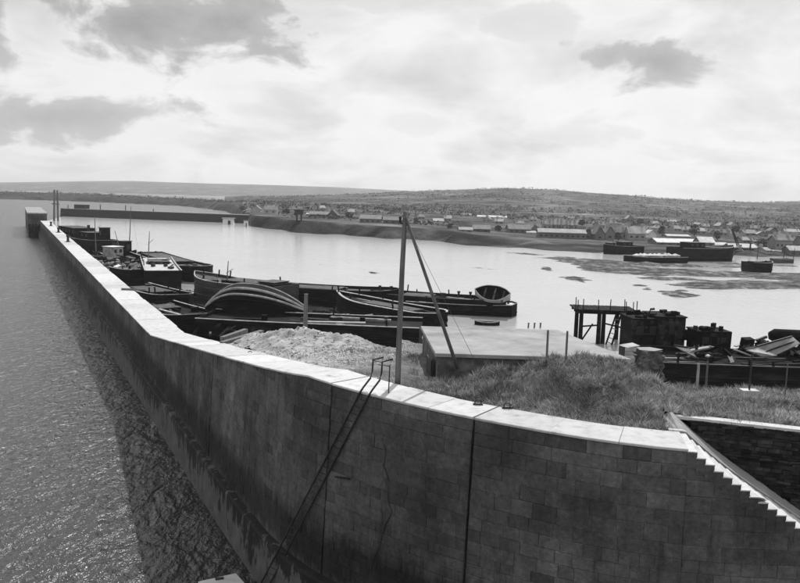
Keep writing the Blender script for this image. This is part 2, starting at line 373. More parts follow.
for i, (a, b, z0, za, zb) in enumerate(cells):
    tone = max(.55, min(1.6, rng.gauss(1.0, .11)))
    if rng.random() < .06: tone *= .72
    pr = rng.uniform(-.010, .016); cc = rng.uniform(.010, .02) if (z0 > ZN-1.1 or z0 < 4) else rng.choice([.006, .008, .010, .016])
    if min(za, zb)-z0 < .08: cc = .003
    if i < 300:
        mb = MB(); mb.tone = tone; cell_mesh(mb, a, b, z0, za, z0, zb, .15, cc, .002, pr); mb.build('block', 'wall_stone', bw_)
    else:
        rest.tone = tone; cell_mesh(rest, a, b, z0, za, z0, zb, .15, cc, .002, pr)
stuff(rest.build('block_courses', 'wall_stone', bw_))
# coping slabs
def slab(sa, sb, sub, m='coping', tone=1.0, g=.004):
    mb = MB(); mb.tone = tone; secs = []; jo, ji, jz = rng.uniform(-.012, .018), rng.uniform(-.05, .05), rng.uniform(-.012, .004)
    for s in np.linspace(sa+g, sb-g, sub+1):
        t = T(s)+jz; w = W(s)+ji; o = off(t-COPH)-jo+rng.uniform(-.006, .006)
        q = [(-.03, t-COPH+.004), (-.03, t-.015), (-.01, t), (w-.02, t), (w, t-.02), (w, t-COPH-.5)]
        secs.append([(*P2(s, o+d), zz_) for d, zz_ in q])
    mb.loft(secs, closed=True, capa=True, capb=True); return mb.build('coping_slab', m, bw_)
marks = [0.0]; seams = list(SEAMS[:3])
while marks[-1] < S_STAIR-.05:
    s = marks[-1]; st = 5.0 if s < 150 else (3.0 if s < 196 else rng.uniform(1.5, 2.4)); nx = s+st
    for q in seams+[S_CORNER, S_RAMP, S_STAIR]:
        if s+.05 < q < nx+.6: nx = q; break
    marks.append(min(nx, S_STAIR))
for a, b in zip(marks[:-1], marks[1:]):
    ga = .03 if any(abs(a-q) < .01 for q in SEAMS) else 0; gb = .03 if any(abs(b-q) < .01 for q in SEAMS) else 0
    slab(a+ga, b-gb, max(1, int((b-a)/.45)), tone=rng.uniform(.82, 1.08), g=.007)
# steps down to the right, outer ends flush with the wall
STW = 1.7
for i in range(NST):
    sa = S_STAIR+i*TREAD; sb = sa+TREAD; zt = ZN-(i+1)*RISE+.06; mb = MB(); mb.tone = rng.uniform(.92, 1.05); secs = []; zt += rng.uniform(-.012, .012)
    for s in (sa-.02, sb-.002+rng.uniform(-.012, .0)):
        o = off(zt-.3); q = [(-.012, zt-.42), (-.012, zt-.012), (.0, zt), (STW, zt), (STW, zt-.42)]
        secs.append([(*P2(s, o+d), zz_) for d, zz_ in q])
    mb.loft(secs, closed=True, capa=True, capb=True); st_ = mb.build('step', 'wall_stone', bw_)
    secs = []; mb = MB(); mb.tone = rng.uniform(.9, 1.08)
    for s in (sa-.03, sb-.002): secs.append([(*P2(s, off(zt-.3)+d), zz_) for d, zz_ in ((-.02, zt+.002), (-.02, zt+.03), (STW, zt+.03), (STW, zt+.002))])
    mb.loft(secs, closed=True, capa=True, capb=True); mb.build('tread', 'coping', st_)
# sloping string between the steps and the rubble wall, and the rubble wall itself
RW0, RW1 = at(689, 419.5, ZN), at(800, 432, ZN)
rwd = (RW1-RW0).normalized(); RWL = 12.0
def rw_pt(t): return RW0+rwd*t
mb = MB(); secs = []
for i in range(-3, NST*2+1):
    s = S_STAIR+.02+i*TREAD/2; zl = min(ZN-.015, ZN-(s-S_STAIR)/TREAD*RISE+.13); o = off(zl-.3)+STW+.01
    a = Vector((*P2(s, o), zl)); b_ = Vector((a.x+.12, rw_pt((a.x-RW0.x)/rwd.x).y+.2, zl+.16 if i > 0 else ZN+.01))
    secs.append([(a.x, a.y, zl-.6), tuple(a), tuple(b_), (b_.x, b_.y, zl-.6)])
mb.loft(secs, closed=True, capa=True, capb=True); mb.build('string_slope', 'concrete', bw_)
mb = MB(); mb.loft([[(q[1][0], q[1][1]-.012, q[1][2]-.015), (q[1][0], q[1][1]-.012, q[1][2]+.015), (q[1][0], q[1][1]+.1, q[1][2]+.025), (q[1][0], q[1][1]+.1, q[1][2]-.015)] for q in secs], closed=True, capa=True, capb=True); mb.build('string_edge', 'coping', bw_)
rt = thing('retaining_wall', 'dark rubble retaining wall above the descending steps', 'wall', tuple(rw_pt(0)), math.atan2(rwd.y, rwd.x))
mb = MB(); mb.box((RWL/2+.22, .35, -2.2), (RWL-.4, .45, 4.3)); mb.build('wall_backing', 'rubble', rt)
mb = MB(); mb.box((RWL/2-.25, .26, .0), (RWL+.6, .36, .09)); mb.build('kerb', 'coping', rt)
stones = []; zz_ = -.03
while zz_ > -4.2:
    h = rng.uniform(.05, .12); x = rng.uniform(0, .1)
    while x < RWL:
        w_ = rng.uniform(.12, .42); stones.append((x+w_/2, zz_-h/2, w_, h)); x += w_+.012
    zz_ -= h+.012
stones.sort(key=lambda q: q[0]*1.0-q[1]*.9)
restr = MB()
for i, (x, z_, w_, h) in enumerate(stones):
    mb = restr if i >= 300 else MB(); mb.tone = max(.3, rng.gauss(1, .45)); d = rng.uniform(.03, .12)
    mb.box((x, .125-d/2, z_), (w_, d, h), rng.uniform(-.1, .1), rng.uniform(-.15, .15), rng.uniform(-.06, .06))
    if i < 300: mb.build('stone', 'rubble', rt)
stuff(restr.build('small_stones', 'rubble', rt))
# iron pin, crack and lead pipe on the near face
def on_face(px, py):
    best = None
    for s in np.arange(S_CORNER, SEND-1, .1):
        for zc in (2.5, 3.5, 4.5, 5.5, 6.5, 7.5, 8.3):
            q = proj((*P2(s, off(zc)), zc)); d = (q[0]-px)**2+(q[1]-py)**2
            if best is None or d < best[0]: best = (d, s, zc)
    _, s, zc = best
    for _ in range(25):
        q = proj((*P2(s, off(zc)), zc)); qs = proj((*P2(s+.05, off(zc)), zc)); qz = proj((*P2(s, off(zc+.05)), zc+.05))
        J = np.array([[qs[0]-q[0], qz[0]-q[0]], [qs[1]-q[1], qz[1]-q[1]]])/.05
        ds = np.linalg.lstsq(J, np.array([px-q[0], py-q[1]]), rcond=None)[0]; s += float(np.clip(ds[0], -.5, .5)); zc += float(np.clip(ds[1], -.5, .5))
        s = min(max(s, 200), SEND-.5)
    return s, zc
def face_pt(px, py, d=0.0):
    s, zc = on_face(px, py); return Vector((*P2(s, off(zc)-d), zc))
a = face_pt(337, 476); b_ = face_pt(350, 478)
MB().bar(a+Vector((-.05,-.08,0)), b_+Vector((0,-.06,0)), .06, .05).build('iron_pin', 'iron', bw_)
crack = [(382, 438), (386, 452), (384, 466), (389, 480), (388, 500), (392, 512), (385, 526), (380, 545), (373, 560), (371, 574)]
mb = MB(); pts = [face_pt(x, y, .004) for x, y in crack]; mb.tube(pts, [.006, .010, .012, .014, .016, .016, .018, .02, .016, .01], 4); mb.build('crack', 'iron', bw_)

# ------------------------------------------------------------------ water
def poly_sheet(name, pts, z, m):
    me = bpy.data.meshes.new(name); me.from_pydata([(x, y, z) for x, y in pts], [], [tuple(range(len(pts)))]); me.materials.append(M[m])
    o = bpy.data.objects.new(name, me); col.objects.link(o); return struct(o)
poly_sheet('sea', [(-5000, -60), (5000, -60), (5000, 6000), (-5000, 6000)], 0.0, 'sea_water')
inner = [P2(s, 1.2) for s in np.arange(1, S_RAMP-4, 8)]
hw = [tuple(p) for p in inner]+[(0, 33), (90, 33), (420, 150), (420, 330), (60, 430), (-85, 430), (-180, 428), (-150, 332)]
poly_sheet('harbour_water', hw, .07, 'calm_water')

# ------------------------------------------------------------------ the bank behind the wall
HUT = (0.95, 8.3, 28.6, 34.6, 9.4)
def vnoise(x, y, seed=0):
    r = np.random.RandomState(seed); v = np.zeros_like(x)
    for i in range(14):
        a = r.uniform(0, 6.28); f = r.uniform(.6, 1.6); v += np.sin((x*np.cos(a)+y*np.sin(a))*f+r.uniform(0, 6.28))
    return v/5.3
def _lat(ix, iy, seed):
    h = (ix*374761393+iy*668265263+seed*1442695041) & 0xffffffff; h = ((h ^ (h >> 13))*1274126177) & 0xffffffff; return ((h ^ (h >> 16)) & 0xffff)/32767.5-1
def fbm(x, y, seed=0, oct=4, gain=.5):
    v = np.zeros(np.shape(x)); a = 1.0
    for o in range(oct):
        ix = np.floor(x).astype(np.int64); iy = np.floor(y).astype(np.int64); fx = x-ix; fy = y-iy; fx = fx*fx*(3-2*fx); fy = fy*fy*(3-2*fy); q = seed*17+o
        v += a*((_lat(ix, iy, q)*(1-fx)+_lat(ix+1, iy, q)*fx)*(1-fy)+(_lat(ix, iy+1, q)*(1-fx)+_lat(ix+1, iy+1, q)*fx)*fy); a *= gain; x = x*2.03+11.3; y = y*2.03+5.1
    return v
def wall_sd(x, y):
    """distance inwards of the coping's inner edge, and place along the wall"""
    ss = np.arange(180, SEND, .5); px = np.array([P2(s, off(T(s))+W(s)) for s in ss]); best = np.full(x.shape, 1e9); bs = np.zeros(x.shape); sg = np.zeros(x.shape)
    tx = np.interp(ss, SS, TX); ty = np.interp(ss, SS, TY)
    for i in range(len(ss)):
        dx, dy = x-px[i, 0], y-px[i, 1]; d = dx*dx+dy*dy; m = d < best
        best[m] = d[m]; bs[m] = ss[i]; sg[m] = (-ty[i]*dx+tx[i]*dy)[m]
    return np.where(sg >= 0, np.sqrt(best), -np.sqrt(best)), bs
def bank_h(x, y):
    d, s = wall_sd(x, y)
    Tv = np.interp(s, [0, S_CORNER, S_RAMP, 9999], [ZF, ZF, ZN, ZN])
    plane = np.where(x < 0, 8.62-.09*np.clip(y-27, 0, 99), 8.62-(.035+.085*sstep(6.5, 10, x))*np.clip(y-23.5, 0, 99))
    z = np.minimum(plane, Tv-.06+.5*np.clip(d-.4, 0, 99))
    mound = 1.05*sstep(.8, 3.6, x)*(1-sstep(7.3, 10.4, x))*sstep(.0, 4.2, d)*(1-(1-.45*sstep(4.5, 6.5, x))*sstep(26.9, 28.4, y))*(1-sstep(28.8, 30.2, y))
    z = z+mound
    rough = sstep(.3, 1.5, d)
    z = z+rough*(.05*vnoise(x*1.7, y*1.7, 1)+.035*vnoise(x*5, y*5, 2))+np.minimum(mound, .9)*(.17*fbm(x*1.5, y*1.9, 3, 4, .6)+.16*np.abs(fbm(x*2.6, y*3.4, 4, 3, .6)))+rough*.05*fbm(x*1.8, y*1.8, 7, 4)
    heap = .55*np.exp(-((x+4.6)/3.0)**2-((y-41.5)/2.6)**2)+.3*np.exp(-((x+1.2)/2.2)**2-((y-36)/2.0)**2)
    z = z+heap*(1+.4*fbm(x*1.6, y*1.6, 9))
    ins = (x > HUT[0]+.15) & (x < HUT[1]-.15) & (y > HUT[2]+.2) & (y < HUT[3]-.2)
    z = np.where(ins, np.minimum(z, 8.8), z)
    xe = [-30, -12, -10, -5.6, -1, 1, 8, 10.5, 13.1, 16, 22, 60]; ye = [40, 44, 45.3, 45, 40, 36.2, 36, 32.4, 31.0, 32.4, 34, 36]
    fall = sstep(0, 8, y-np.interp(x, xe, ye)+.25*vnoise(x*2, y*2, 6)); fall = np.maximum(fall, 1-sstep(-13.5, -10.2, x-.0*y))
    z = z*(1-fall)+(-1.5)*fall
    return z, d, s
dx = .15; gx = np.arange(-16, 46, dx); gy = np.arange(16, 54, dx)
X, Y = np.meshgrid(gx, gy); Z, D, SV = bank_h(X, Y)
cut = (X > RW0.x-.75) & ((Y-(RW0.y+(X-RW0.x)*rwd.y/rwd.x)) < .22)
keep = (D > -.22) & ~cut
keep |= False
idx = np.arange(X.size).reshape(X.shape); q = keep[:-1, :-1] & keep[1:, :-1] & keep[:-1, 1:] & keep[1:, 1:]
Fq = np.stack([idx[:-1, :-1][q], idx[:-1, 1:][q], idx[1:, 1:][q], idx[1:, :-1][q]], 1)
bk = struct(npmesh('bank_ground', np.stack([X.ravel(), Y.ravel(), Z.ravel()], 1), Fq, 'ground', smooth=True))
bare = np.clip((1-sstep(-2.5, 1.2, X+.8*vnoise(X*1.3, Y*1.3, 11)))*sstep(29, 33, Y+vnoise(X, Y, 12)) + .5*(1-sstep(.1, .8, D))*(X < 0), 0, 1)
at_ = bk.data.attributes.new('bare', 'FLOAT', 'POINT'); at_.data.foreach_set('value', bare.ravel().astype(np.float32))
def ground_z(x, y):
    i = np.clip((np.asarray(y)-gy[0])/dx, 0, len(gy)-2); j = np.clip((np.asarray(x)-gx[0])/dx, 0, len(gx)-2); a = i.astype(int); b = j.astype(int); fa, fb = i-a, j-b
    return (Z[a, b]*(1-fa)*(1-fb)+Z[a+1, b]*fa*(1-fb)+Z[a, b+1]*(1-fa)*fb+Z[a+1, b+1]*fa*fb)
def near_val(A, x, y): return A[np.clip(((y-gy[0])/dx).round().astype(int), 0, len(gy)-1), np.clip(((x-gx[0])/dx).round().astype(int), 0, len(gx)-1)]
# grass
def scatter_grass(n, x0, x1, y0, y1, prob, hmin, hmax):
    x = nr.uniform(x0, x1, n); y = nr.uniform(y0, y1, n); ok = (nr.rand(n) < prob(x, y)) & (near_val(D, x, y) > .12) & near_val(keep, x, y)
    ok &= ~((x > HUT[0]-.05) & (x < HUT[1]+.05) & (y > HUT[2]-.05) & (y < HUT[3]+.05)); x, y = x[ok], y[ok]; z = ground_z(x, y); ok = z > .5; x, y, z = x[ok], y[ok], z[ok]; n = len(x)
    clump = .6+.5*np.clip(vnoise(x*3.1, y*3.1, 21), -1, 1); h = nr.uniform(hmin, hmax, n)*clump; a = nr.uniform(0, 6.28, n); w = nr.uniform(.008, .02, n)
    lean = nr.uniform(.1, .9, n)*h; la = 2.6+.9*vnoise(x*1.5, y*1.5, 22)+nr.normal(0, .6, n)
    b0 = np.stack([x-np.cos(a)*w, y-np.sin(a)*w, z-.03], 1); b1 = np.stack([x+np.cos(a)*w, y+np.sin(a)*w, z-.03], 1)
    tip = np.stack([x+np.cos(la)*lean, y+np.sin(la)*lean, z+h], 1)
    tone = np.clip((.9+.5*fbm(x*1.4, y*1.4, 23)+nr.normal(0, .25, n))*(1+.45*fbm(x*.5, y*.6, 26, 3)), .2, 2.0)
    return np.stack([b0, b1, tip], 1).reshape(-1, 3), tone
def pg(x, y): return np.clip(.35+.65*sstep(.5, 3, x)*(1-sstep(29, 30, y)), 0, 1)*np.where(x < 0, .5*(1-sstep(31, 36, y)), 1)
V1, t1 = scatter_grass(170000, .2, 10.5, 20.5, 29.2, lambda x, y: pg(x, y)*np.clip(.55+.8*fbm(x*.8, y*1.0, 33), .1, 1), .04, .17)
V2, t2 = scatter_grass(60000, -6, 1.2, 22, 37, lambda x, y: np.clip(.15+.35*vnoise(x*1.2, y*1.2, 31), 0, 1), .05, .18)
V3, t3 = scatter_grass(90000, 8, 24, 22, 37, lambda x, y: np.clip(.55+.3*vnoise(x*1.2, y*1.2, 32), 0, 1), .03, .13)
cx = nr.uniform(.5, 16, 1500); cy = nr.uniform(21, 33, 1500)
ti = nr.randint(0, 1500, 60000); tx1 = cx[ti]+nr.normal(0, .09, 60000); ty1 = cy[ti]+nr.normal(0, .09, 60000); _k = [0]
ok = near_val(keep, tx1, ty1) & (near_val(D, tx1, ty1) > .15) & ~((tx1 > HUT[0]-.1) & (tx1 < HUT[1]+.1) & (ty1 > HUT[2]-.1) & (ty1 < HUT[3]+.1))
tx1, ty1, ti = tx1[ok], ty1[ok], ti[ok]; tz1 = ground_z(tx1, ty1); n4 = len(tx1); hh = nr.uniform(.10, .30, n4)*(.5+.5*((ti*37) % 100)/100); an = nr.uniform(0, 6.28, n4); wd = nr.uniform(.008, .018, n4)
ox, oy = (tx1-cx[ti])*1.6+nr.normal(0, .05, n4), (ty1-cy[ti])*1.6+nr.normal(0, .05, n4)
V4 = np.stack([np.stack([tx1-np.cos(an)*wd, ty1-np.sin(an)*wd, tz1-.03], 1), np.stack([tx1+np.cos(an)*wd, ty1+np.sin(an)*wd, tz1-.03], 1), np.stack([tx1+ox, ty1+oy, tz1+hh], 1)], 1).reshape(-1, 3)
t4 = np.clip((.45+.9*((ti*53) % 100)/100+nr.normal(0, .2, n4))*(1+.5*fbm(tx1*.5, ty1*.6, 26, 3)), .2, 2.0)
V = np.concatenate([V1, V2, V3, V4]); tn = np.concatenate([t1, t2, t3, t4])
g = npmesh('grass', V, np.arange(len(V)).reshape(-1, 3), 'grass', tn); stuff(g); tag(g, 'rough dry grass covering the mound and the bank behind the coping', 'grass')
# loose stones on the made ground
mb = MB()
for i in range(2600):
    x, y = rng.uniform(-11, 1.0), rng.uniform(28, 46)
    if near_val(bare, np.array([x]), np.array([y]))[0] < rng.uniform(.2, .7) or near_val(D, np.array([x]), np.array([y]))[0] < .15: continue
    z = float(ground_z(np.array([x]), np.array([y]))[0])
    if z < 4: continue
    r = rng.choice([.025, .035, .05, .05, .08]); mb.tone = rng.uniform(.45, 1.25); mb.rock((x, y, z+r*.2), r, (1, 1, .7))
o = stuff(mb.build('loose_stones', 'gravel')); tag(o, 'pale loose stones scattered over the made ground behind the pole', 'stones')

# ------------------------------------------------------------------ things on the wall and the bank
hx0, hx1, hy0, hy1, hz = HUT
hut = thing('shelter', 'low flat-roofed concrete shelter half buried in the grassy mound', 'shelter', ((hx0+hx1)/2, (hy0+hy1)/2, 7.0))
def hl(x, y, z): return (x-(hx0+hx1)/2, y-(hy0+hy1)/2, z-7.0)
rc = [(1.35, 28.6), (8.45, 28.5), (6.95, 34.7), (.95, 34.7)]           # roof corners in plan
def ring(pts, z, d=0.0):
    cx = sum(p[0] for p in pts)/4; cy = sum(p[1] for p in pts)/4
    return [hl(cx+(p[0]-cx)*(1-d), cy+(p[1]-cy)*(1-d), z) for p in pts]
mb = MB(); mb.loft([ring(rc, hz-.13), ring(rc, hz-.01), ring(rc, hz, .004)], closed=True, capa=True, capb=True); mb.build('roof_slab', 'concrete', hut)
mb = MB(); mb.loft([ring(rc, 5.5, .03), ring(rc, hz-.13, .03)], closed=True); mb.build('wall', 'dark_concrete', hut)
mb = MB(); a = Vector(hl(1.36, 29.2, 0)); b = Vector(hl(1.22, 30.3, 0)); 
mb.bar(Vector((a.x-.10, a.y, 1.25)), Vector((b.x-.10, b.y, 1.25)), .06, 1.5); mb.build('door', 'rust_plate', hut)

pb = at(397.5, 383, 8.66); pole = thing('utility_pole', 'tall leaning timber pole standing at the inner edge of the coping', 'pole', (pb.x, pb.y, pb.z-.1))
ph = 5.95; ltop = Vector((.10, 0, ph))
mb = MB(); mb.tube([(0, 0, -.4), (.015, 0, 1.5), (.05, .01, 4), ltop], [.105, .10, .09, .08], 10); mb.build('shaft', 'pole_wood', pole, True)
mb = MB(); mb.tube([ltop-Vector((0, 0, .45)), ltop+Vector((-.16, -.05, -.36)), ltop+Vector((-.16, -.05, -.16))], [.02, .03, .06], 6); mb.build('insulator', 'iron', pole)
ft = at(458, 362, 9.15); ftl = ft-pole.location
mb = MB(); mb.tube([ltop-Vector((-.03, .12, .2)), ftl-Vector((0, 0, .25))], [.05, .068], 8); mb.build('brace', 'pole_wood', pole, True)
mb = MB(); mb.tube([ltop-Vector((-.05, .1, .4)), at(497, 405, 8.72)-pole.location], .006, 5); mb.build('stay_wire', 'iron', pole)

# ladder: hooked over the coping, its foot well out on the low footing
s_l = float(min(SS[SS > 215], key=lambda s: abs(proj((*P2(s, off(ZN)), ZN))[0]-369)))
top = Vector((*P2(s_l, off(ZN)-.06), ZN)); tx_, ty_ = float(np.interp(s_l, SS, TX)), float(np.interp(s_l, SS, TY)); along = Vector((tx_, ty_, 0)); inw = Vector((-ty_, tx_, 0))
foot = at(262, 590, .25)
lad = thing('ladder', 'iron ladder hooked over the coping and slanting down to the water', 'ladder', tuple(top))
fr = foot-top
for k in (-1, 1):
    w = along*(.21*k)
    mb = MB(); mb.tube([fr+w, -inw*.02+w+fr*.0, inw*.10+w+Vector((0, 0, .12)), inw*.42+w+Vector((0, 0, .38)), inw*.50+w+Vector((0, 0, .6)), inw*.52+w+Vector((0, 0, .98)), inw*1.0+w+Vector((0, 0, 1.0))], .033, 6); mb.build('stile', 'iron', lad)
nrg = int(fr.length/.3)
for i in range(1, nrg):
    p = fr*(i/nrg); mb = MB(); mb.tube([p-along*.21, p+along*.21], .014, 5); mb.build('rung', 'iron', lad)
mb = MB(); mb.tube([inw*.52-along*.21+Vector((0, 0, .96)), inw*.52+along*.21+Vector((0, 0, .96))], .014, 5); mb.build('rung', 'iron', lad)
sp_ = at(388.5, 393, ZN); o = thing('iron_stanchion', 'thin iron stanchion on the coping between ladder and timber pole', 'post', tuple(sp_))
MB().tube([(0, 0, -.05), (.02, 0, .92)], .022, 6).build('post', 'iron', o); MB().tube([(.02, 0, .88), (-.35, .1, .9)], .015, 5).build('rail_end', 'iron', o)
for px, py, lab in ((250, 354.5, 'dark iron ring bolt set in the coping above the sloping wall'), (404, 361, None), (478, 404.5, 'dark mooring ring stub at the coping joint, left of its neighbour'), (507, 408, 'dark mooring ring stub at the coping joint, right of its neighbour')):
    if lab is None: continue
    p = at(px, py, T(float(min(SS[SS > 205], key=lambda s: abs(proj((*P2(s, off(T(s))+W(s)-.3), T(s)))[0]-px)))))
    o = thing('ring_bolt', lab, 'ring bolt', tuple(p))
    MB().box((0, 0, .02), (.3, .12, .05)).build('plate', 'iron', o); MB().tube([(.1*math.cos(t), 0, .08+.08*math.sin(t)) for t in np.linspace(-.4, 3.6, 9)], .02, 5).build('ring', 'iron', o)
# mooring bollards out on the far coping
for px, py, hgt, lab in ((68, 242, 1.35, 'nearest of three dark bollards on the far coping'), (58.5, 232.5, 1.1, 'middle one of three dark bollards on the far coping'), (51, 226, 1.1, 'farthest of three dark bollards on the far coping')):
    p = at(px, py, ZF); o = thing('bollard', lab, 'bollard', tuple(p), 0, 'bollards on the far coping')
    MB().tube([(0, 0, 0), (0, 0, .12), (0, 0, .14), (0, 0, hgt*.7), (0, 0, hgt*.78), (0, 0, hgt)], [.38, .38, .24, .2, .34, .26], 10).build('post', 'iron', o); MB().box((0, 0, .03), (.9, .9, .06)).build('base_plate', 'rust_plate', o)
p = at(133, 290.3, ZF); o = thing('timber_baulk', 'dark timber baulk lying across the coping near the sloping corner', 'timber', tuple(p), -.05)
MB().box((0, 0, .09), (2.3, .22, .18)).build('beam', 'pole_wood', o)

# fence posts, rails
def post(px, py, z, h, lab, name='fence_post', r=.045, rail=None, m='pole_wood', lean=0.0):
    p = at(px, py, z); gz = float(ground_z(np.array([p.x]), np.array([p.y]))[0]); z = gz if gz > 3 else z; p = at(px, py, z)
    o = thing(name, lab, 'post', tuple(p)); MB().tube([(0, 0, -.3), (lean, 0, h)], [r, r*.85], 7).build('shaft', m, o)
    MB().tube([(lean, 0, h), (lean, 0, h+.03)], [r*.85, r*.3], 7).build('cap', m, o); return o
post(546, 371, 9.5, 1.4, 'left one of two thin fence posts on the mound')
o = post(565, 376, 9.5, 1.55, 'right one of two thin fence posts on the mound')
post(697, 387, 8.1, .95, 'pale stub post in front of the dark hulk', r=.06, m='pale_timber')
post(706, 386, 8.1, 1.0, 'slender grey post beside the pale stub post')
o = post(749, 393, 8.2, 1.55, 'dark iron post on a pale stone base in the grass', r=.035, m='iron')
MB().box((0, 0, .05), (.62, .4, .16)).build('stone_base', 'pale_plate', o)
post(785, 396, 8.2, 1.2, 'thin grey stake in the grass at the right', r=.025)
p = at(305, 336, 7.1); o = thing('mooring_post', 'weathered timber post standing before the overturned boat', 'post', tuple(p))
MB().tube([(0, 0, -.6), (.03, 0, 2.35)], [.14, .11], 8).build('shaft', 'pole_wood', o); MB().box((.03, 0, 2.36), (.2, .2, .05)).build('cap', 'pole_wood', o)
# rough masonry block at the bank's edge
p = at(647, 378, 8.3); o = thing('masonry_block', 'rough weathered masonry block at the edge of the bank beside the shelter', 'block', (p.x, p.y, p.z-.25), .2)
secs = []
for k in range(21):
    z_ = k*.068; sec = []
    for j in range(40):
        t_ = j/40*6.283; rr = .50*(1-.012*k)/max(abs(math.cos(t_)), abs(math.sin(t_)))**.8; nz = fbm(np.array([math.cos(t_)*3+5.+k*.1]), np.array([z_*5+math.sin(t_)*3]), 81, 4, .7)[0]
        rr *= 1+.13*float(nz); sec.append((rr*math.cos(t_), rr*math.sin(t_), z_))
    secs.append(sec)
mb = MB(); mb.loft(secs, closed=True, capb=True); mb.build('rubble_core', 'dark_concrete', o)
mb = MB(); mb.rock((-.03, 0, 1.38), .5, (1.05, 1, .14)); mb.build('cap_stone', 'concrete', o)
for k in range(26): t_ = rng.uniform(0, 6.28); mb = MB(); mb.tone = rng.uniform(.8, 1.7); mb.rock((.5*math.cos(t_), .5*math.sin(t_), rng.uniform(.1, 1.25)), rng.uniform(.06, .15), (1.2, 1.2, .8)); mb.build('stone', 'dark_concrete', o)
p = at(628, 353, 6.5); o = thing('pale_crate', 'pale open crate behind the masonry block', 'crate', (p.x, p.y, p.z-.5), .3)
# the crate stands on a ledge of the bank: side boards and a lid
for k in range(4): MB().box((0, -.35, .12+.22*k), (.85, .04, .2)).build('board', 'pale_timber', o)
MB().box((0, 0, .45), (.8, .66, .9)).build('box', 'deck_timber', o); MB().box((.05, 0, .93), (.9, .75, .05), 0, .05, -.12).build('lid', 'pale_timber', o)
# loose timbers lying behind the sloping coping
for i, (a, b, za, lab) in enumerate([((222, 346), (262, 336.5), 6.3, 'upper dark timber baulk lying behind the sloping coping'), ((236, 347), (266, 340.5), 6.4, 'lower dark timber baulk lying behind the sloping coping'), ((222, 341), (246, 335), 6.2, 'short dark timber offcut lying behind the sloping coping')]):
    A, B = at(*a, za), at(*b, za); o = thing('timber_baulk', lab, 'timber', tuple(A)); d = B-A
    MB().bar((0, 0, .1), d+Vector((0, 0, .25)), .3, .3).build('beam', 'pole_wood', o)
# pale landing block and boulders at the foot of the frame
q4 = [at(198, 581, .75), at(236, 572.5, .75), at(253, 592, .75), at(205, 606, .75)]; c = q4[0]
o = thing('landing_block', 'pale concrete landing block at the water below the wall', 'block', (c.x, c.y, 0))
l4 = [p-c for p in q4]; mb = MB(); mb.loft([[(p.x, p.y, -.6) for p in l4], [(p.x, p.y, .70) for p in l4], [(p.x*.97+.04, p.y*.97-.02, .75) for p in l4]], closed=True, capb=True); mb.build('block_body', 'pale_plate', o)
MB().box((l4[1].x-.5, l4[1].y-.55, .77), (.3, .12, .06), .4).build('mooring_cleat', 'iron', o)

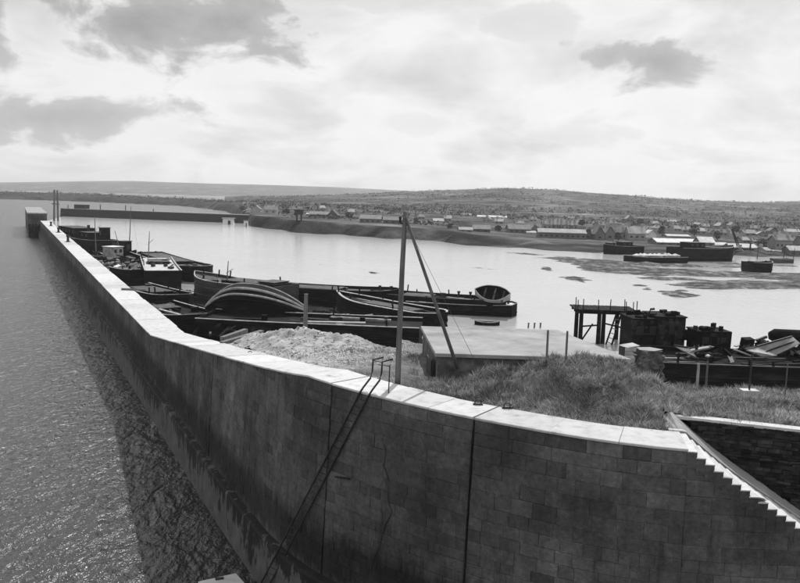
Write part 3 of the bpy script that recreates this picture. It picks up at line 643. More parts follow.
# ------------------------------------------------------------------ hulls
_H = []
def make_hull(name, label, e0, e1, B, D, m='black_hull', bow=.35, stern=.0, rise=.5, srise=.1, cat='barge', rail='pale_timber', deck='deck_timber', base=-.35, bulw=.35, wales=1, group=None, inside=True, rw=.1, flip=1):
    """e0, e1: bow and stern at deck height; a lofted hull with bulwark, deck and rails"""
    c = (e0+e1)/2; d = e0-e1; Lh = math.hypot(d.x, d.y); rz = math.atan2(d.y, d.x)
    o = thing(name, label, cat, (c.x, c.y, 0), rz, group); n = 22; st = np.linspace(-.5, .5, n)
    def hb(t):
        f = 1.0
        if bow > 0 and t > .5-bow: u = (t-(.5-bow))/bow; f *= max(.03, (1-u**2.2))
        if stern > 0 and t < -.5+stern: u = ((-.5+stern)-t)/stern; f *= max(.35, 1-.6*u**2)
        return B/2*f
    def zs(t): return D+rise*max(0, t*2)**2.2+srise*max(0, -t*2)**2
    secs = []; ins = []
    for t in st:
        b = hb(t); z = zs(t); x = t*Lh; rk = .07*Lh*max(0, t*2-.6)*bow; b2 = b*.80 if b > .2 else b*.5
        half = [(b2*.9, base, 0.), (b*.93, base+(z-base)*.3, .35), (b, base+(z-base)*.7, .8), (b*1.0, z, 1.0)]
        L_ = [(x+rk*k, y, zz_) for y, zz_, k in half]; R_ = [(x+rk*k, -y, zz_) for y, zz_, k in reversed(half)]
        secs.append(R_+L_); bi = max(.01, b-.12)
        ins.append([(x+rk, -b, z), (x+rk, -bi, z), (x+rk*.9, -bi*.98, z-bulw), (x+rk*.9, bi*.98, z-bulw), (x+rk, bi, z), (x+rk, b, z)])
    mb = MB(); mb.loft(secs, closed=True, capa=True, capb=True)
    hull = mb.build('hull', m, o)
    # remove the loft's flat top so that the deck shows
    import bmesh
    bm = bmesh.new(); bm.from_mesh(hull.data); k = len(secs[0])
    kill = [f for f in bm.faces if len(f.verts) == 4 and all((v.index % k) in (k-1, 0) for v in f.verts) and False]
    bm.free()
    mb = MB(); mb.loft([[(p[0], p[1]*.985, p[2]+.012) for p in (q[0], q[1], q[4], q[5])] for q in ins]); 
    mb = MB(); mb.loft([[(q[1][0], q[1][1], q[1][2]+.02), (q[4][0], q[4][1], q[4][2]+.02)] for q in ins]); mb.build('deck', deck, o)
    for sgn in (-1, 1):
        r = MB(); r.loft([[(q[0][0], sgn*(abs(q[0][1])+.04), q[0][2]-.06), (q[0][0], sgn*(abs(q[0][1])+.04), q[0][2]+bulw), (q[0][0], sgn*max(.0, abs(q[0][1])-rw), q[0][2]+bulw), (q[0][0], sgn*max(.0, abs(q[0][1])-rw), q[0][2]-.06)] for q in ins], closed=True, capa=True, capb=True)
        gw = r.build('bulwark', m, o)
        r = MB(); r.loft([[(q[0][0], sgn*(abs(q[0][1])+.07), q[0][2]+bulw), (q[0][0], sgn*(abs(q[0][1])+.07), q[0][2]+bulw+.06), (q[0][0], sgn*max(0, abs(q[0][1])-rw-.04), q[0][2]+bulw+.06), (q[0][0], sgn*max(0, abs(q[0][1])-rw-.04), q[0][2]+bulw)] for q in ins], closed=True, capa=True, capb=True); r.build('rail_cap', rail, gw)
        for w in range(wales):
            r = MB(); f = .45+.28*w; r.tube([(q[0][0], sgn*(abs(q[0][1])*.99+.02), base+(q[0][2]-base)*f) for q in ins], .07, 5); r.build('rubbing_strake', m, o)
    if D > 1.2 and Lh < 60:
        ns = 4 if c.y < 140 else 2
        for w in range(ns):
            f = .18+.72*(w+.5)/ns
            for sgn in (-1, 1):
                r = MB(); r.tone = rng.uniform(.6, 1.8); r.loft([[(q[0][0], sgn*(abs(q[0][1])*(.94+.06*min(1, f/.7))+.015), base+(q[0][2]-base)*f-.05), (q[0][0], sgn*(abs(q[0][1])*(.94+.06*min(1, f/.7))+.05), base+(q[0][2]-base)*f), (q[0][0], sgn*(abs(q[0][1])*(.94+.06*min(1, f/.7))+.015), base+(q[0][2]-base)*f+.06)] for q in ins]); r.build('plank_strake', m, o)
        if c.y < 140:
            for q in ins[2:-1:2]:
                if rng.random() < .45:
                    sgn = rng.choice((-1, 1)); hh_ = rng.uniform(.3, .95); MB().bar((q[0][0], sgn*(abs(q[0][1])-.15), q[0][2]), (q[0][0]+rng.uniform(-.15, .15), sgn*(abs(q[0][1])-.1), q[0][2]+bulw+hh_), .14).build('frame_timber', 'black_hull', o)
    # stern transom bulwark
    q = ins[0]; MB().bar((q[0][0]+.05, q[0][1], q[0][2]+bulw/2), (q[0][0]+.05, -q[0][1], q[0][2]+bulw/2), .1, bulw).build('transom', m, o)
    _H.append((o, Lh, B, D)); return o, Lh
def clutter(o, l, B, z, n, seed):
    r = random.Random(seed)
    for i in range(n):
        mb = MB(); mb.tone = r.uniform(.5, 1.3); k_ = r.random(); x, y = r.uniform(-.42, .42)*l, r.uniform(-.36, .36)*B
        if k_ < .55: mb.box((x, y, z+.12), (r.uniform(1, 4.5), r.uniform(.12, .3), r.uniform(.08, .22)), r.gauss(0, .25), r.uniform(-.1, .1), r.uniform(-.06, .06)); nm = 'loose_plank'
        elif k_ < .8: mb.box((x, y, z+.25), (r.uniform(.4, 1.1), r.uniform(.4, .9), r.uniform(.3, .7)), r.uniform(0, 3)); nm = 'deck_box'
        else: mb.rock((x, y, z+.12), r.uniform(.3, .7), (1.3, 1, .5)); nm = 'rope_heap'
        mb.build(nm, r.choice(['deck_timber', 'black_hull', 'black_hull', 'rust_plate', 'pale_timber' if nm == 'loose_plank' else 'rust_plate']), o)
def hatch(o, x, w, l, z, h=.5, m='black_hull', top='deck_timber'):
    c = MB().box((x, 0, z+h/2), (l, w, h)).build('hatch_coaming', m, o); MB().box((x, 0, z+h+.03), (l+.1, w+.1, .06)).build('hatch_cover', top, c)
def bitts(o, x, y, z, h=.6):
    mb = MB(); mb.tube([(x, y, z-.05), (x, y, z+h*.75), (x, y, z+h*.8), (x, y, z+h)], [.14, .14, .22, .2], 8); mb.build('bitt', 'iron', o)
def cabin(o, x, y, z, l, w, h, m='black_hull', roof='rust_plate', nwin=3, rz=0.0, mw='window_dark'):
    c = MB().box((x, y, z+h/2), (l, w, h), rz).build('deckhouse', m, o); MB().box((x, y, z+h+.05), (l+.3, w+.3, .1), rz).build('roof', roof, c)
    for i in range(nwin):
        for sy in (-1, 1):
            p = Matrix.Translation((x, y, z+h*.66)) @ Matrix.Rotation(rz, 4, 'Z') @ Vector(((i+.5)/nwin*l-l/2, sy*(w/2+.012), 0)); MB().box(p, (l/nwin*.5, .03, h*.3), rz).build('window', mw, c)
    return c
# A: dark hulk moored inside the far end
A0, A1 = at(64, 235, 2.4), at(112, 244, 2.4)
o, l = make_hull('hulk', 'black hulk with deckhouses moored inside the far breakwater', A1, A0, 7, 2.4, bow=.2, wales=2, cat='hulk')
cabin(o, -8, 0, 2.4, 14, 5, 2.6, nwin=5); cabin(o, 6, 0, 2.4, 6, 4.5, 2.0, nwin=2); cabin(o, 12.5, .5, 2.4, 2.0, 2.0, 3.4, nwin=1); MB().tube([(2, 0, 2.3), (2, 0, 6.0)], .35, 10).build('funnel', 'rust_plate', o)
MB().box((-1, -3.7, 1.6), (1.2, .2, 3.0)).build('fender_board', 'pale_timber', o)
# B: small steam craft with two thin masts and a pale wheelhouse
B0, B1 = at(136, 256, 1.5), at(96, 259, 1.5)
o, l = make_hull('workboat', 'old workboat with pale wheelhouse and two thin masts', B0, B1, 5, 1.4, bow=.35, cat='boat', rise=1.0)
cabin(o, -1.2, -.3, 1.4, 2.7, 2.6, 2.3, 'pale_timber', 'white_paint', 2); cabin(o, 2.6, .3, 1.4, 1.8, 1.8, 3.2, 'black_hull', 'iron', 1)
MB().tube([(3.3, 0, 1.3), (4.2, .1, 11.6)], [.13, .05], 7).build('mast', 'pole_wood', o); MB().tube([(1.6, 0, 1.3), (-.4, 0, 6.8)], [.11, .05], 7).build('derrick_boom', 'pole_wood', o); MB().tube([(4.1, .1, 11.2), (6.2, 0, 1.8)], .015, 4).build('stay_wire', 'iron', o)
# heap of scrap between workboat and wall
c = at(121, 264, 1.2); o = thing('scrap_heap', 'heap of pale and dark scrap timber beside the workboat', 'scrap', (c.x, c.y, 0))
for i in range(80):
    x, y = rng.gauss(0, 3.4), rng.gauss(0, 4.5); z = max(.5, 2.9-.25*math.hypot(x*.8, y*.8))
    mb = MB(); mb.tone = rng.uniform(.5, 1.3); mb.box((x, y, z*rng.uniform(.6, 1)), (rng.uniform(.4, 2.2), rng.uniform(.15, .7), rng.uniform(.1, .5)), rng.uniform(0, 3.1), rng.uniform(-.5, .5), rng.uniform(-.5, .5)); mb.build('plank', rng.choice(['pale_plate', 'pale_timber', 'rust_plate', 'black_hull', 'black_hull']), o)
mb = MB(); mb.loft([[(-7, -6, -.3), (7, -6, -.3), (7, 6, -.3), (-7, 6, -.3)], [(-5.5, -4.8, .8), (5.5, -4.8, .8), (5.5, 4.8, .8), (-5.5, 4.8, .8)], [(-2, -2, 1.3), (2, -2, 1.3), (2, 2, 1.3), (-2, 2, 1.3)]], closed=True, capb=True); mb.build('mud_base', 'rust_plate', o)
c = at(104, 257, 1.0); o = thing('scrap_heap', 'dark tangle of wreckage between the breakwater and the workboat', 'scrap', (c.x, c.y, 0))
for i in range(70):
    x, y = max(-3.2, min(5, rng.gauss(1, 2.4))), max(-6, min(7, rng.gauss(0, 3.5))); z = max(.5, 2.6-.22*math.hypot(x, y*.6))
    mb = MB(); mb.tone = rng.uniform(.5, 1.4); mb.box((x, y, z*rng.uniform(.5, 1)), (rng.uniform(.4, 2.8), rng.uniform(.12, .7), rng.uniform(.1, .6)), rng.uniform(0, 3.1), rng.uniform(-.7, .7), rng.uniform(-.7, .7)); mb.build('beam', rng.choice(['pale_plate', 'pale_timber', 'rust_plate', 'black_hull', 'black_hull', 'black_hull']), o)
mb = MB(); mb.loft([[(-4, -8, -.3), (4, -8, -.3), (4, 8, -.3), (-4, 8, -.3)], [(-3, -6, .9), (3, -6, .9), (3, 6, .9), (-3, 6, .9)]], closed=True, capb=True); mb.build('mud_base', 'black_hull', o)
# C: long dark lighter
C0, C1 = at(203, 270, 2.2), at(146, 253, 2.2)
o, l = make_hull('lighter', 'long black lighter lying beyond the two square-ended lighters', C0, C1, 6.5, 2.0, bow=.16, rise=.5, wales=2, group='derelict lighters'); hatch(o, -4, 4, 20, 2.0); bitts(o, 15, 1.5, 2.3); bitts(o, -17, 1.5, 2.1); bitts(o, -17, -1.5, 2.1)
# D: two square-ended lighters end-on
D0, D1 = at(156, 258.5, 2.6), at(163.5, 272.5, 2.6)
o, l = make_hull('lighter', 'square-ended black lighter with pale deck, end towards the wall', D0, D1, 5.4, 2.6, bow=.0, rise=.1, deck='pale_plate', bulw=.2, wales=1, group='derelict lighters'); MB().box((-l/2-.02, 0, 1.2), (.1, 5.2, 2.2)).build('end_plate', 'black_hull', o); hatch(o, 4, 3.4, 6, 2.6, .4)
D2, D3 = at(129, 268, 2.2), at(150, 271, 2.2)
o, l = make_hull('lighter', 'small square black lighter beside the pale-decked lighter, touching the scrap', D2, D3, 7, 2.2, bow=.0, rise=.1, deck='deck_timber', bulw=.25, group='derelict lighters'); bitts(o, 1, 1, 2.2)
# E: dark hulls along the wall
E0, E1 = at(131, 286, 1.6), at(188, 300, 1.6)
o, l = make_hull('lighter', 'low black lighter with pale rail lying close along the wall', E1, E0, 5.2, 1.5, bow=.3, rise=.5, deck='black_hull', group='derelict lighters'); hatch(o, -2, 3, 7, 1.5, .35, top='rust_plate'); bitts(o, 5, 0, 1.7)
E2, E3 = at(150, 306, 1.6), at(203, 320, 1.6)
o, l = make_hull('lighter', 'black open lighter between the wall corner and the overturned boat', E3, E2, 6, 1.6, bow=.25, rise=.3, deck='black_hull', group='derelict lighters'); MB().box((1, -1.2, 1.9), (6, .35, .12)).build('thwart_plank', 'pale_timber', o); hatch(o, -3, 3, 3, 1.6, .3)
# F: grey-bowed barge
F0, F1 = at(196, 277, 3.0), at(285, 289, 2.6)
o, l = make_hull('barge', 'timber barge with rounded grey bow, behind the overturned boat', F0, F1, 6, 2.6, m='grey_hull', bow=.28, rise=.9, wales=2, group='moored barges'); hatch(o, -3, 3.6, 9, 2.7); bitts(o, l*.36, .8, 3.0); cabin(o, -l*.38, 0, 2.6, 2.5, 3, .8, nwin=1)
# I1: long barge far side, I1b: its neighbour to the right
I0, I1 = at(258, 286, 2.0), at(400, 294, 2.0)
o, l = make_hull('barge', 'long black barge farthest out, left of the raking brace', I1, I0, 5.5, 2.0, bow=.12, rise=.3, rail='rust_plate', group='moored barges'); hatch(o, -2, 3.4, 8, 2.0, .3); bitts(o, 7.2, 1, 2.0, .9); bitts(o, 8.8, 1, 2.0, .9)
I2, I3 = at(392, 294, 1.9), at(506, 301, 1.9)
o, l = make_hull('barge', 'black barge carrying the pale lifeboat on its end', I3, I2, 5.2, 1.7, bow=.1, rise=.2, rail='rust_plate', group='moored barges'); bitts(o, 1.2, 1.2, 1.7, 1.0); bitts(o, 2.8, 1.2, 1.7, 1.0); hatch(o, -4, 3, 4, 1.7, .3)
# lifeboat on it: open double-ended boat tilted towards us
def small_boat(name, label, c, rz, Lb, Bb, Hb, m_out, m_in, tilt=(0, 0), cat='boat'):
    o = thing(name, label, cat, tuple(c), rz); o.rotation_euler = (tilt[0], tilt[1], rz); secs = []; si = []
    for t in np.linspace(-1, 1, 15):
        b = Bb/2*max(.02, (1-abs(t)**2.4)); sh = Hb*(1+.28*t*t); x = t*Lb/2; kz = Hb*.35*t**4
        pr = [(-b, sh), (-b*.93, kz+(sh-kz)*.55), (-b*.6, kz+(sh-kz)*.16), (0, kz), (b*.6, kz+(sh-kz)*.16), (b*.93, kz+(sh-kz)*.55), (b, sh)]
        secs.append([(x, y, z) for y, z in pr]); si.append([(x*.97, y*.94, z+.05) for y, z in pr])
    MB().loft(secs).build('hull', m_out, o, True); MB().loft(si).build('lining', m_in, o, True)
    for sgn in (0, 6): MB().tube([q[sgn] for q in secs], .07, 6).build('gunwale', 'pale_timber', o)
    for x in (-.22, .05, .3): MB().box((x*Lb, 0, Hb*.82), (.22, Bb*.9, .05)).build('thwart', 'deck_timber', o)
    MB().tube([(q[3][0], 0, q[3][2]-.04) for q in secs], .06, 5).build('keel', m_out, o); return o
c = at(493, 303, 1.8); small_boat('lifeboat', 'pale open lifeboat canted over on the barge end', (c.x, c.y+.6, 2.2), -.25, 4.6, 2.7, 1.15, 'pale_timber', 'black_hull', (math.radians(38), math.radians(4)))
# H2: pointed barge, H3: barge with square end to the right
H0, H1 = at(338, 295, 2.3), at(441, 316, 2.0)
o, l = make_hull('barge', 'slim black barge with pale rails and pointed bow, behind the pole', H0, H1, 5.0, 1.9, bow=.42, rise=.6, stern=.12, deck='black_hull', group='moored barges', rw=.25, wales=2); MB().box((-1, 0, 2.1), (9, 2.2, .2)).build('hold_cover', 'deck_timber', o); bitts(o, l*.36, 0, 2.2)
H2, H3 = at(517, 306, 1.3), at(408, 301, 1.3)
o, l = make_hull('barge', 'black flat barge with snow-pale deck and square end by the lifeboat', H2, H3, 4.6, 1.25, bow=.06, rise=.25, deck='pale_plate', group='moored barges', bulw=.18); bitts(o, l*.42, 1, 1.3); hatch(o, -3, 2.6, 5, 1.2, .25, top='pale_timber')
# J: big near barge; the overturned boat lies on it
J0, J1 = at(206, 313.5, 3.2), at(421, 325, 2.9)
o, l = make_hull('barge', 'broad black barge nearest the gravel, under the overturned boat', J1, J0, 6.5, 2.75, bow=.0, rise=.0, deck='black_hull', wales=3, group='moored barges'); bitts(o, 7, 1.5, 2.75); MB().box((2.5, -1.0, 3.0), (5.5, .5, .12), .12).build('deck_plank', 'pale_timber', o); MB().box((4.5, 1.6, 3.05), (6, .3, .15), -.1).build('deck_plank', 'pale_timber', o)
c = at(256, 310, 3.1)
o = thing('overturned_boat', 'large overturned timber boat with pale curved strakes on the near barge', 'boat', (c.x, c.y+.8, 2.8), math.radians(-5)); Lb, Bb, Hb = 10.4, 4.8, 2.75; secs = []
def ovs(t, k=1.0, lift=0.0):
    f = max(.03, 1-abs(t)**2.6); b = Bb/2*(.35+.65*f)*k; u_ = (t+.28)/1.28 if t > -.28 else (t+.28)/.72; h = Hb*(1-abs(u_)**2.2*.84)+.12
    return [(t*Lb/2, -b, 0), (t*Lb/2, -b*.99, h*.50), (t*Lb/2, -b*.90, h*.70), (t*Lb/2, -b*.62, h*.88), (t*Lb/2, 0, h), (t*Lb/2, b*.35, h*.96), (t*Lb/2, b*.8, h*.75), (t*Lb/2, b, 0)]
ts = np.linspace(-1, 1, 25); MB().loft([ovs(t) for t in ts], capa=True, capb=True).build('hull', 'black_hull', o, False)
for j, (r_, mm) in {0: (.06, 'black_hull'), 1: (.10, 'black_hull'), 2: (.12, 'pale_timber'), 3: (.15, 'pale_timber'), 4: (.09, 'pale_timber')}.items():
    MB().tube([(q[j][0], q[j][1]-.03, q[j][2]+.03) for q in (ovs(t) for t in ts)], r_, 6).build('strake', mm, o)
c = at(487, 325.5, 0); small_boat('dinghy', 'small dark dinghy afloat beyond the shelter roof', (c.x, c.y, -.1), -.06, 3.0, 1.2, .55, 'black_hull', 'deck_timber')
for px, lab in ((528, 'left dark stake in the water beyond the shelter'), (534, 'middle dark stake in the water beyond the shelter'), (540, 'right dark stake in the water beyond the shelter')):
    c = at(px, 328, 0); o = thing('mooring_stake', lab, 'stake', tuple(c), 0, 'stakes beyond the shelter'); MB().tube([(0, 0, -.5), (.05, 0, .55)], .1, 6).build('shaft', 'pole_wood', o); MB().tube([(.05, 0, .55), (.05, 0, .62)], .13, 6).build('cap', 'iron', o)

# ------------------------------------------------------------------ timber staging on legs
c = at(601, 342, 0); o = thing('timber_staging', 'dark timber staging on legs standing in the harbour water', 'staging', tuple(c), math.radians(-3))
sc = c.y/800.0; W_, Dp, Hz = 61*sc, 4.2, 3.45
legs = [(-.385*W_, -1.5), (-.10*W_, -1.6), (-.02*W_, -1.4), (.28*W_, -1.6), (-.38*W_, 1.6), (.0, 1.6), (.30*W_, 1.7)]
for x, y in legs: MB().tube([(x, y, -1), (x, y, Hz-.1)], [.24, .21], 8).build('leg', 'black_hull', o)
for y in (-1.6, 0, 1.6): MB().box((0, y, Hz), (W_*.94, .28, .34)).build('beam', 'black_hull', o)
for i in range(15): 
    x = -W_/2+.2+i*(W_-.4)/14; mb = MB(); mb.tone = rng.uniform(.7, 1.2); mb.box((x, 0, Hz+.23), (.38, Dp+rng.uniform(-.2, .2), .1)); mb.build('plank', 'black_hull', o)
MB().bar((-W_*.52, -2.0, Hz+.2), (W_*.53, -2.0, Hz+.16), .12, .26).build('edge_board', 'black_hull', o)
for f in (-.49, -.455, -.37, -.13, .06, .29, .315, .43, .48):
    MB().tube([(f*W_, rng.choice((-1.9, 1.8)), Hz+.2), (f*W_+rng.uniform(-.03, .03), rng.choice((-1.9, 1.8))*0-1.85, Hz+.3), (f*W_+rng.uniform(-.04, .04), -1.85, Hz+rng.uniform(1.25, 1.6))], .05, 6).build('rail_post', 'black_hull', o)
for a, b in (((-.36*W_, -1.6, 1.9), (-.1*W_, -1.7, 2.1)), ((-.02*W_, -1.6, 2.3), (.28*W_, -1.7, 1.9)), ((.0, -1.7, -.6), (.17*W_, -1.7, Hz)), ((.08*W_, -1.9, -.9), (.25*W_, -1.7, Hz)), ((-.36*W_, -1.5, .4), (-.2*W_, -1.6, 2.2))):
    MB().bar(a, b, .15).build('brace', 'black_hull', o)
for i in range(7): t = .12+i*.12; MB().bar(Vector((.0+.17*W_*t, -1.75, -.6+(Hz+.6)*t)), Vector((.08*W_+.17*W_*t, -1.85, -.9+(Hz+.9)*t)), .07).build('rung', 'pole_wood', o)

# ------------------------------------------------------------------ hulks on the right
N0, N1 = at(640, 357, 3.1), at(880, 364, 3.1)
o, l = make_hull('hulk', 'large black timber hulk loaded with scrap beyond the grass bank', N1, N0, 7, 3.0, bow=.0, rise=.1, deck='black_hull', bulw=.3, wales=3, rail='rust_plate', cat='hulk')
hk = o; Minv = None
bpy.context.view_layer.update()
def loc(ob, p): return ob.matrix_world.inverted() @ Vector(p)
def dk(px, py, z): return at(px, py, z)
def house_on(name, lab, x0, x1, ybase, ytop, z, depth, windows, extras=None):
    a, b = at(x0, ybase, z), at(x1, ybase, z); c = (a+b)/2; w = (b-a).length; h = (ybase-ytop)*c.y/800.0
    o = thing(name, lab, 'deckhouse', (c.x, c.y+depth/2, z), math.atan2(b.y-a.y, b.x-a.x)*.5)
    MB().box((0, 0, h/2), (w, depth, h)).build('wall', 'black_hull', o); MB().box((0, 0, h+.05), (w+.2, depth+.2, .1)).build('roof', 'black_hull', o)
    for i in range(7): MB().box((rng.uniform(-.42, .42)*w, rng.uniform(-.4, .4)*depth, h+.1+rng.uniform(.05, .2)), (rng.uniform(.1, .7), rng.uniform(.1, .5), rng.uniform(.15, .5)), rng.uniform(0, 3), rng.uniform(-.15, .15)).build('roof_gear', 'black_hull', o)
    for i in range(5): MB().box((rng.uniform(-.5, .5)*w, -depth/2-.04, rng.uniform(.15, .95)*h), (rng.uniform(.1, .6), .1, rng.uniform(.1, .5))).build('plate_patch', rng.choice(['rust_plate', 'iron']), o)
    nb = max(6, int(w/.28))
    for i in range(nb): mb = MB(); mb.tone = rng.uniform(.4, 2.6); mb.box(((i+.5)/nb*w-w/2, -depth/2-.012, h*.5+rng.uniform(-.04, .04)), (w/nb-.02, .03, h+rng.uniform(-.12, .05))); mb.build('board', 'black_hull', o)
    for i in range(windows): MB().box(((i+.5)/windows*w-w/2, -depth/2-.05, h*.62), (w/windows*.45+.12, .04, h*.26+.12)).build('window_frame', 'rust_plate', o)
    for i in range(windows): MB().box(((i+.5)/windows*w-w/2, -depth/2-.075, h*.62), (w/windows*.45, .04, h*.26)).build('window', 'window_dark', o)
    return o, w, h
o, w, h = house_on('engine_house', 'tall black deckhouse with bent exhaust pipe on the hulk', 631, 657, 348, 319, 3.05, 3.0, 2)
MB().tube([(.55, -.4, h), (.55, -.4, h+.5), (.7, -.4, h+.75), (1.0, -.4, h+.78)], .11, 8).build('exhaust_pipe', 'iron', o); MB().box((0, -1.53, h*.5), (w*.98, .05, .08)).build('band', 'rust_plate', o)
o, w, h = house_on('wheelhouse', 'black wheelhouse with railed roof beside the exhaust pipe', 655, 682, 349, 317, 3.05, 3.2, 3)
for i in range(4): MB().tube([((i/3-.5)*w*.8, -.6, h), ((i/3-.5)*w*.8, -.6, h+.35)], .04, 5).build('rail_post', 'iron', o)
MB().box((w/2+.3, -.2, h*.42), (.6, 1.6, .9)).build('side_box', 'rust_plate', o); MB().box((0, -1.64, h*.82), (w*.6, .05, .35)).build('sign_board', 'rust_plate', o)
o, w, h = house_on('open_deckhouse', 'small open black deckhouse standing alone on the hulk', 697, 727, 354, 332, 3.05, 2.2, 2)
for i in range(4): MB().bar(((i/3-.5)*w, -1.15, 0), ((i/3-.5)*w+.05, -1.15, h+.1), .12).build('frame_post', 'black_hull', o)
MB().box((-w/2+.05, -.3, h+.2), (.25, .3, .45)).build('vent', 'iron', o)
# scrap on the hulk
def plate(name, lab, quad, z, m='pale_plate', th=.08, lift=0.0):
    pts = [at(x, y, zz_) for (x, y), zz_ in zip(quad, z)]; c = sum(pts, Vector())/4; o = thing(name, lab, 'scrap', tuple(c)); q = [p-c for p in pts]
    MB().loft([q, [p-Vector((0, 0, th)) for p in q]], closed=True, capa=True, capb=True).build('sheet', m, o)
    MB().bar(q[0]-Vector((0, 0, .03)), q[1]-Vector((0, 0, .03)), .12).build('edge_angle', 'rust_plate', o); MB().bar((q[0]+q[3])/2-Vector((0, 0, .12)), (q[1]+q[2])/2-Vector((0, 0, .12)), .1).build('stiffener', 'rust_plate', o); return o
plate('steel_sheet', 'pale tilted steel sheet between wheelhouse and open deckhouse', [(674, 345), (688, 347), (696, 356), (690, 355)], (4.1, 4.0, 3.4, 3.4))
plate('steel_sheet', 'wide pale steel sheet leaning at the right edge of the hulk', [(757, 346), (792, 336), (800, 343), (776, 354)], (4.3, 5.0, 4.6, 3.6))
plate('steel_sheet', 'small pale bent sheet beside the wide leaning sheet', [(745, 349), (756, 347), (777, 355), (764, 356)], (4.2, 4.1, 3.5, 3.5))
c = at(744, 354, 3.2); o = thing('scrap_heap', 'jumbled heap of scrap beams and plates on the hulk', 'scrap', (c.x+1.5, c.y+1, 3.1))
for i in range(26):
    mb = MB(); mb.tone = rng.uniform(.6, 1.3); x = rng.uniform(-1.6, 5.5); mb.box((x, rng.uniform(-1, 1.5), rng.uniform(.1, .9)), (rng.uniform(.5, 2), rng.uniform(.1, .5), rng.uniform(.08, .35)), rng.uniform(0, 3.1), rng.uniform(-.6, .6), rng.uniform(-.6, .6)); mb.build('beam', rng.choice(['pale_plate', 'rust_plate', 'black_hull', 'black_hull', 'iron']), o)
MB().tube([(1.5, .3, .5), (5.8, 1.0, 1.9)], .22, 8).build('pipe', 'rust_plate', o); MB().box((-.9, 0, .7), (.9, .6, 1.1), .3, .2).build('winch_box', 'black_hull', o)
c = at(790, 337, 4.6); o = thing('boiler_shell', 'dark curved boiler shell at the right edge above the leaning sheet', 'boiler', tuple(c), math.radians(-12))
MB().tube([(-1.6, 0, 0), (-1.2, 0, .05), (2.4, 0, .1), (2.6, 0, .1)], [.3, .55, .55, .3], 14).build('shell', 'black_hull', o, True); MB().tube([(.3, 0, -.4), (.3, 0, -1.6)], .12, 7).build('support', 'iron', o); MB().tube([(1.7, 0, -.4), (1.7, 0, -1.6)], .12, 7).build('support', 'iron', o)

for i, (o_, l_, b_w, d_) in enumerate(list(_H)): clutter(o_, l_, b_w, d_+.03, 9 if l_ < 25 else 16, 100+i)

# wreck timbers heaped between the hulks
for k_, (px, py, z_, n_, lab) in enumerate(((190, 296, .4, 26, 'broken timbers heaped beside the grey barge bow'), (178, 312, .6, 26, 'broken timbers strewn across the dark mud by the wall corner'), (236, 331, 2.0, 22, 'dark wreckage piled behind the loose timber baulks'), (330, 318, 1.2, 20, 'splintered planks wedged between the two middle barges'), (790, 352, 3.3, 34, 'tangled wreckage at the right end of the big hulk'), (712, 357, 3.2, 20, 'scattered scrap on the hulk deck before the small deckhouse'))):
    c = at(px, py, z_); o = thing('wreckage', lab, 'wreckage', tuple(c))
    for i in range(n_):
        mb = MB(); mb.tone = rng.uniform(.5, 1.4); mb.box((rng.gauss(0, 1.5), rng.gauss(0, 1.3), rng.uniform(-.1, .7)), (rng.uniform(.5, 2.6), rng.uniform(.08, .3), rng.uniform(.06, .28)), rng.uniform(0, 3.1), rng.uniform(-.5, .5), rng.uniform(-.55, .55)); mb.build('timber', rng.choice(['black_hull', 'black_hull', 'rust_plate', 'deck_timber', 'pale_timber']), o)
for px, py, h_, lab in ((96, 250, 7.5, 'thin bare mast beside the black hulk, farthest left'), (148, 262, 6.0, 'short bare mast rising from the square lighters'), (226, 289, 4.2, 'stump mast on the grey-bowed barge')):
    c = at(px, py, 2.0); o = thing('mast', lab, 'mast', (c.x, c.y, 1.6)); MB().tube([(0, 0, -.4), (rng.uniform(-.4, .4), 0, h_)], [.13, .05], 6).build('spar', 'pole_wood', o); MB().tube([(0, 0, h_*.6), (.9, .2, h_*.75)], .04, 5).build('gaff', 'pole_wood', o)

# ------------------------------------------------------------------ pierhead and far pier
p0, p1 = at(28.5, 237, 0), at(42, 237, 0); pe = at(28.6, 204.7, 7.0)
ph_ = thing('pierhead', 'taller stone pierhead block at the far end of the breakwater', 'pierhead', (p0.x, p0.y, 0), math.atan2(p0.y, p0.x)+.012)
Lp = 75.0
MB().box((Lp/2, -2.6, 3.0), (Lp, 5.2, 7.8)).build('wall', 'wall_stone', ph_); MB().box((Lp/2, -2.6, 7.05), (Lp+.3, 5.6, .35)).build('coping', 'concrete', ph_)
MB().box((-.8, -2.6, 1.6), (1.2, 5.0, 3.4)).build('timber_fender', 'black_hull', ph_)
for i in range(6): MB().tube([(-1.5, -.4-i*.9, -1), (-1.5, -.4-i*.9, 3.9)], .2, 7).build('fender_pile', 'black_hull', ph_)
for px, y0, y1, lab in ((54, 212, 190, 'left of two tall dark dolphin posts near the pierhead'), (58, 212, 190.5, 'right of two tall dark dolphin posts near the pierhead')):
    c = at(px, y0, 0); c = at(px, 221, 0); h = (221-y1)*c.y/800
    o = thing('dolphin_post', lab, 'post', tuple(c), 0, 'dolphin posts'); MB().tube([(0, 0, -2), (.5 if px < 56 else 0, 0, h)], [.55, .4], 8).build('shaft', 'pole_wood', o); MB().box((0, 0, h*.55), (1.6, .5, .4)).build('cross_piece', 'pole_wood', o)
fa, fb = at(60, 216.3, 0), at(262, 224.2, 0); d = fb-fa
fp = thing('far_pier', 'long low dark stone pier across the harbour mouth', 'pier', tuple(fa), math.atan2(d.y, d.x)); Lf = d.length
mb = MB(); secs = [[(x, 0, -1), (x, .6, 4.0), (x, 5, 4.0), (x, 5.6, -1)] for x in np.linspace(0, Lf, 20)]; mb.loft(secs, closed=True, capa=True, capb=True); mb.build('wall', 'rubble', fp)
MB().box((Lf/2, 2.8, 4.15), (Lf, 4.6, .3)).build('coping', 'concrete', fp)
